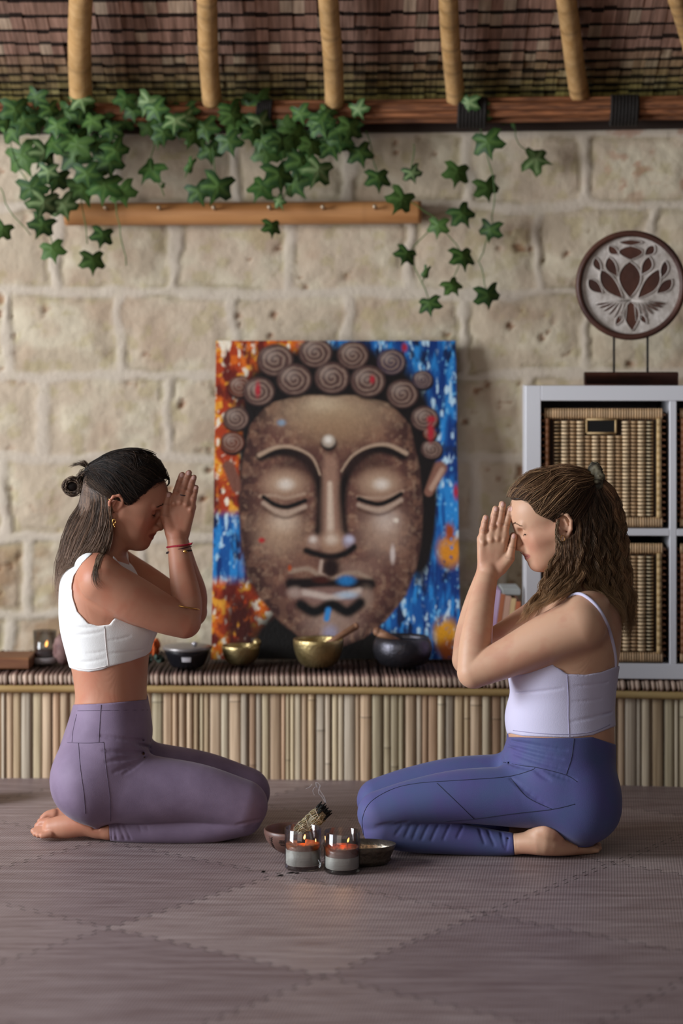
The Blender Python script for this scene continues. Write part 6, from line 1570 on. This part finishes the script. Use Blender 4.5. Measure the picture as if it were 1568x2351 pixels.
# curly short hairs at temple
for q in range(520):
    a0 = rg.random(); base_ = np.array([1200+a0*80, 1150+a0*36-rg.random()*34, 0]); base_[2] = 58+a0*14
    P = []; ph = rg.random()*7; R0 = rg.uniform(3, 9); dirx = rg.uniform(8, 34); diry = rg.uniform(-14, 10)
    for i in range(10):
        t = i/9; P.append(RW.P(base_[0]+dirx*t+R0*math.sin(ph+t*5.5)*(.3+t), base_[1]+diry*t+R0*math.cos(ph+t*5.5)*(.3+t), base_[2]+3+5*math.sin(ph*2+t*4)))
    P = np.array(P); P = snap(capS, P, .002+.004*rg.random(), 2)
    if regR(P.astype(np.float32)).max() > .004: continue
    st.add(P, .0004, np.array(lin(ltR[rg.integers(5)]))*rg.uniform(.6, 1.15))
FG = [[(1284, 1243, 72), (1272, 1278, 74), (1256, 1308, 76), (1243, 1345, 84), (1222, 1378, 96), (1202, 1408, 104), (1183, 1442, 104)],
      [(1292, 1245, 74), (1288, 1285, 78), (1272, 1320, 84), (1256, 1352, 96), (1238, 1382, 108), (1216, 1408, 112), (1196, 1434, 110)],
      [(1308, 1235, 74), (1306, 1290, 78), (1294, 1325, 86), (1278, 1350, 104), (1262, 1372, 124), (1242, 1392, 134), (1222, 1412, 134)],
      [(1322, 1225, 72), (1325, 1290, 76), (1316, 1325, 86), (1304, 1348, 104), (1290, 1362, 126), (1270, 1376, 146), (1255, 1390, 156)],
      [(1330, 1180, 66), (1336, 1260, 72), (1336, 1310, 80), (1336, 1338, 92), (1334, 1352, 106), (1326, 1364, 122), (1316, 1378, 134)]]
BG = [[(1330, 1130, 60), (1338, 1230, 68), (1340, 1290, 70), (1344, 1330, 76), (1352, 1355, 84), (1364, 1385, 90), (1376, 1422, 92)],
      [(1342, 1118, 48), (1362, 1210, 60), (1368, 1285, 62), (1376, 1330, 66), (1389, 1362, 70), (1401, 1400, 72), (1408, 1445, 70)],
      [(1356, 1108, 30), (1384, 1195, 46), (1394, 1270, 50), (1402, 1325, 50), (1413, 1370, 52), (1422, 1420, 50), (1428, 1462, 46)],
      [(1372, 1102, 14), (1405, 1150, 26), (1420, 1220, 30), (1427, 1290, 30), (1436, 1350, 32), (1443, 1410, 30), (1440, 1470, 26)],
      [(1378, 1096, 0), (1416, 1135, 8), (1434, 1210, 10), (1440, 1285, 10), (1450, 1345, 10), (1457, 1405, 8), (1446, 1486, 6)]]
guided(st, RW, FG, 1500, .00048, mdR, jit=2.6, cj=9, wave=6.5, rng=rg, S=hS, lenj=.3, tipcol='c09a72')
guided(st, RW, BG, 1500, .00052, ['3a2a20', '4a3628', '5a4230', '2c1f18', '6e5240'], jit=2.6, cj=9, wave=6.0, rng=rg, S=hS, lenj=.4, tipcol='ac8862')
guided(st, RW, BG[3:], 700, .0005, ['8a6248', '74503a', '6a4a34', '9a7454'], jit=2.6, cj=14, wave=6.5, rng=rg, lenj=.3, tipcol='a07c58')
guided(st, RW, [[(a, b, -c) for a, b, c in g] for g in BG], 260, .0009, mdR, jit=4, cj=10, wave=3.4, rng=rg, lenj=.3)
guided(st, RW, [[(a, b, -c) for a, b, c in g] for g in FG[:3]], 90, .0009, mdR, jit=4, cj=8, wave=4, rng=rg, lenj=.3)
guided(st, RW, [[(1276, 1200, 74), (1276, 1215, 77), (1282, 1232, 79), (1288, 1250, 79), (1284, 1268, 78), (1290, 1290, 78)], [(1284, 1188, 74), (1280, 1210, 78), (1278, 1235, 79), (1276, 1255, 76), (1282, 1275, 76), (1276, 1300, 76)]], 60, .0006, ltR, jit=2.5, cj=3, wave=3, rng=rg, lenj=.3)
tailS = Sdf()
for Pm in (RW.P, RW.M):
    tailS.chain([Pm(1330, 1190, 28), Pm(1345, 1250, 30), Pm(1352, 1300, 30), Pm(1362, 1330, 32)], [.030, .030, .028, .018], .02)
    tailS.chain([Pm(1360, 1130, 12), Pm(1395, 1200, 18), Pm(1405, 1270, 20), Pm(1415, 1340, 20), Pm(1425, 1400, 20)], [.012, .018, .019, .013, .006], .02)
    tailS.chain([Pm(1305, 1262, 50), Pm(1295, 1300, 55), Pm(1280, 1335, 64)], [.014, .014, .008], .015)
tailS.cone(RW.P(1366, 1100, 0), RW.P(1395, 1150, 0), .012, .018, .01)
m_hairR = M_('hair_right', 'ffffff', .45, attr=True, spec=.32, aniso=.4)
hair_obj(RW, rootR, Multi([capR, tailS], .01), st, m_hairR, np.array([.38, RW.dc-.13, .52]), np.array([.70, RW.dc+.13, .90]), '33241b')
# scrunchie
scr = Sdf(); rs_ = random.Random(4)
pts = [RW.P(1364+10*math.cos(t), 1096+25*math.sin(t), 26*math.cos(t)) for t in np.linspace(0, 2*PI, 13)]
for i in range(12): scr.cone(pts[i], pts[i+1], .0085, .0085, .004)
for i in range(60):
    t = rs_.uniform(0, 2*PI); a = rs_.uniform(0, 2*PI); p = RW.P(1364+10*math.cos(t)+9*math.cos(a), 1096+25*math.sin(t)+8*math.sin(a), 26*math.cos(t)+9*math.sin(a)); scr.ball(p, [rs_.uniform(.003, .0085) for _ in range(3)], .0012)
scr.ball(RW.P(1363, 1078, 6), (.014, .014, .012), .004)
for i in range(26): 
    a = rs_.uniform(0, 2*PI); q = RW.P(1363+15*math.cos(a), 1080+13*math.sin(a)+rs_.uniform(0, 30), 18+rs_.uniform(-4, 8)); q2 = q+np.array((rs_.uniform(-.01, .01), -.002, rs_.uniform(-.012, .012)), np.float32); scr.cone(q, q2, .0015, .0012, .003, 's')
V, Q = mesh_sdf(scr, np.array([.55, RW.dc-.05, .83]), np.array([.66, RW.dc+.05, .91]), .0018)
mkobj('scrunchie', V, Q, M_('scrunchie_cloth', '6c6450', .7, col2='302c24', nscale=50, ncon=(.45, .6), bump=.5, bscale=90), rootR)
# nose ring, earring
mb = MB(); p = HR(.104, 0, -.029); mb.tube([Vector(p)+Vector(HR.ex)*.0035*math.cos(t)+Vector(HR.ez)*.004*math.sin(t)-Vector((0, .0045*math.sin(t*.5+.4), 0)) for t in np.linspace(PI*.9, 2.2*PI, 12)], .0006, 6); mb.build('nose_ring', M_('silver', 'b0a8a4', .25, metal=1), rootR)
mb = MB(); mb.tube([RW.P(1292+5*math.cos(t), 1236+7*math.sin(t), 80) for t in np.linspace(0, 2*PI, 20)], .0008, 6, cap=False); mb.build('earring', m_gold, rootR)
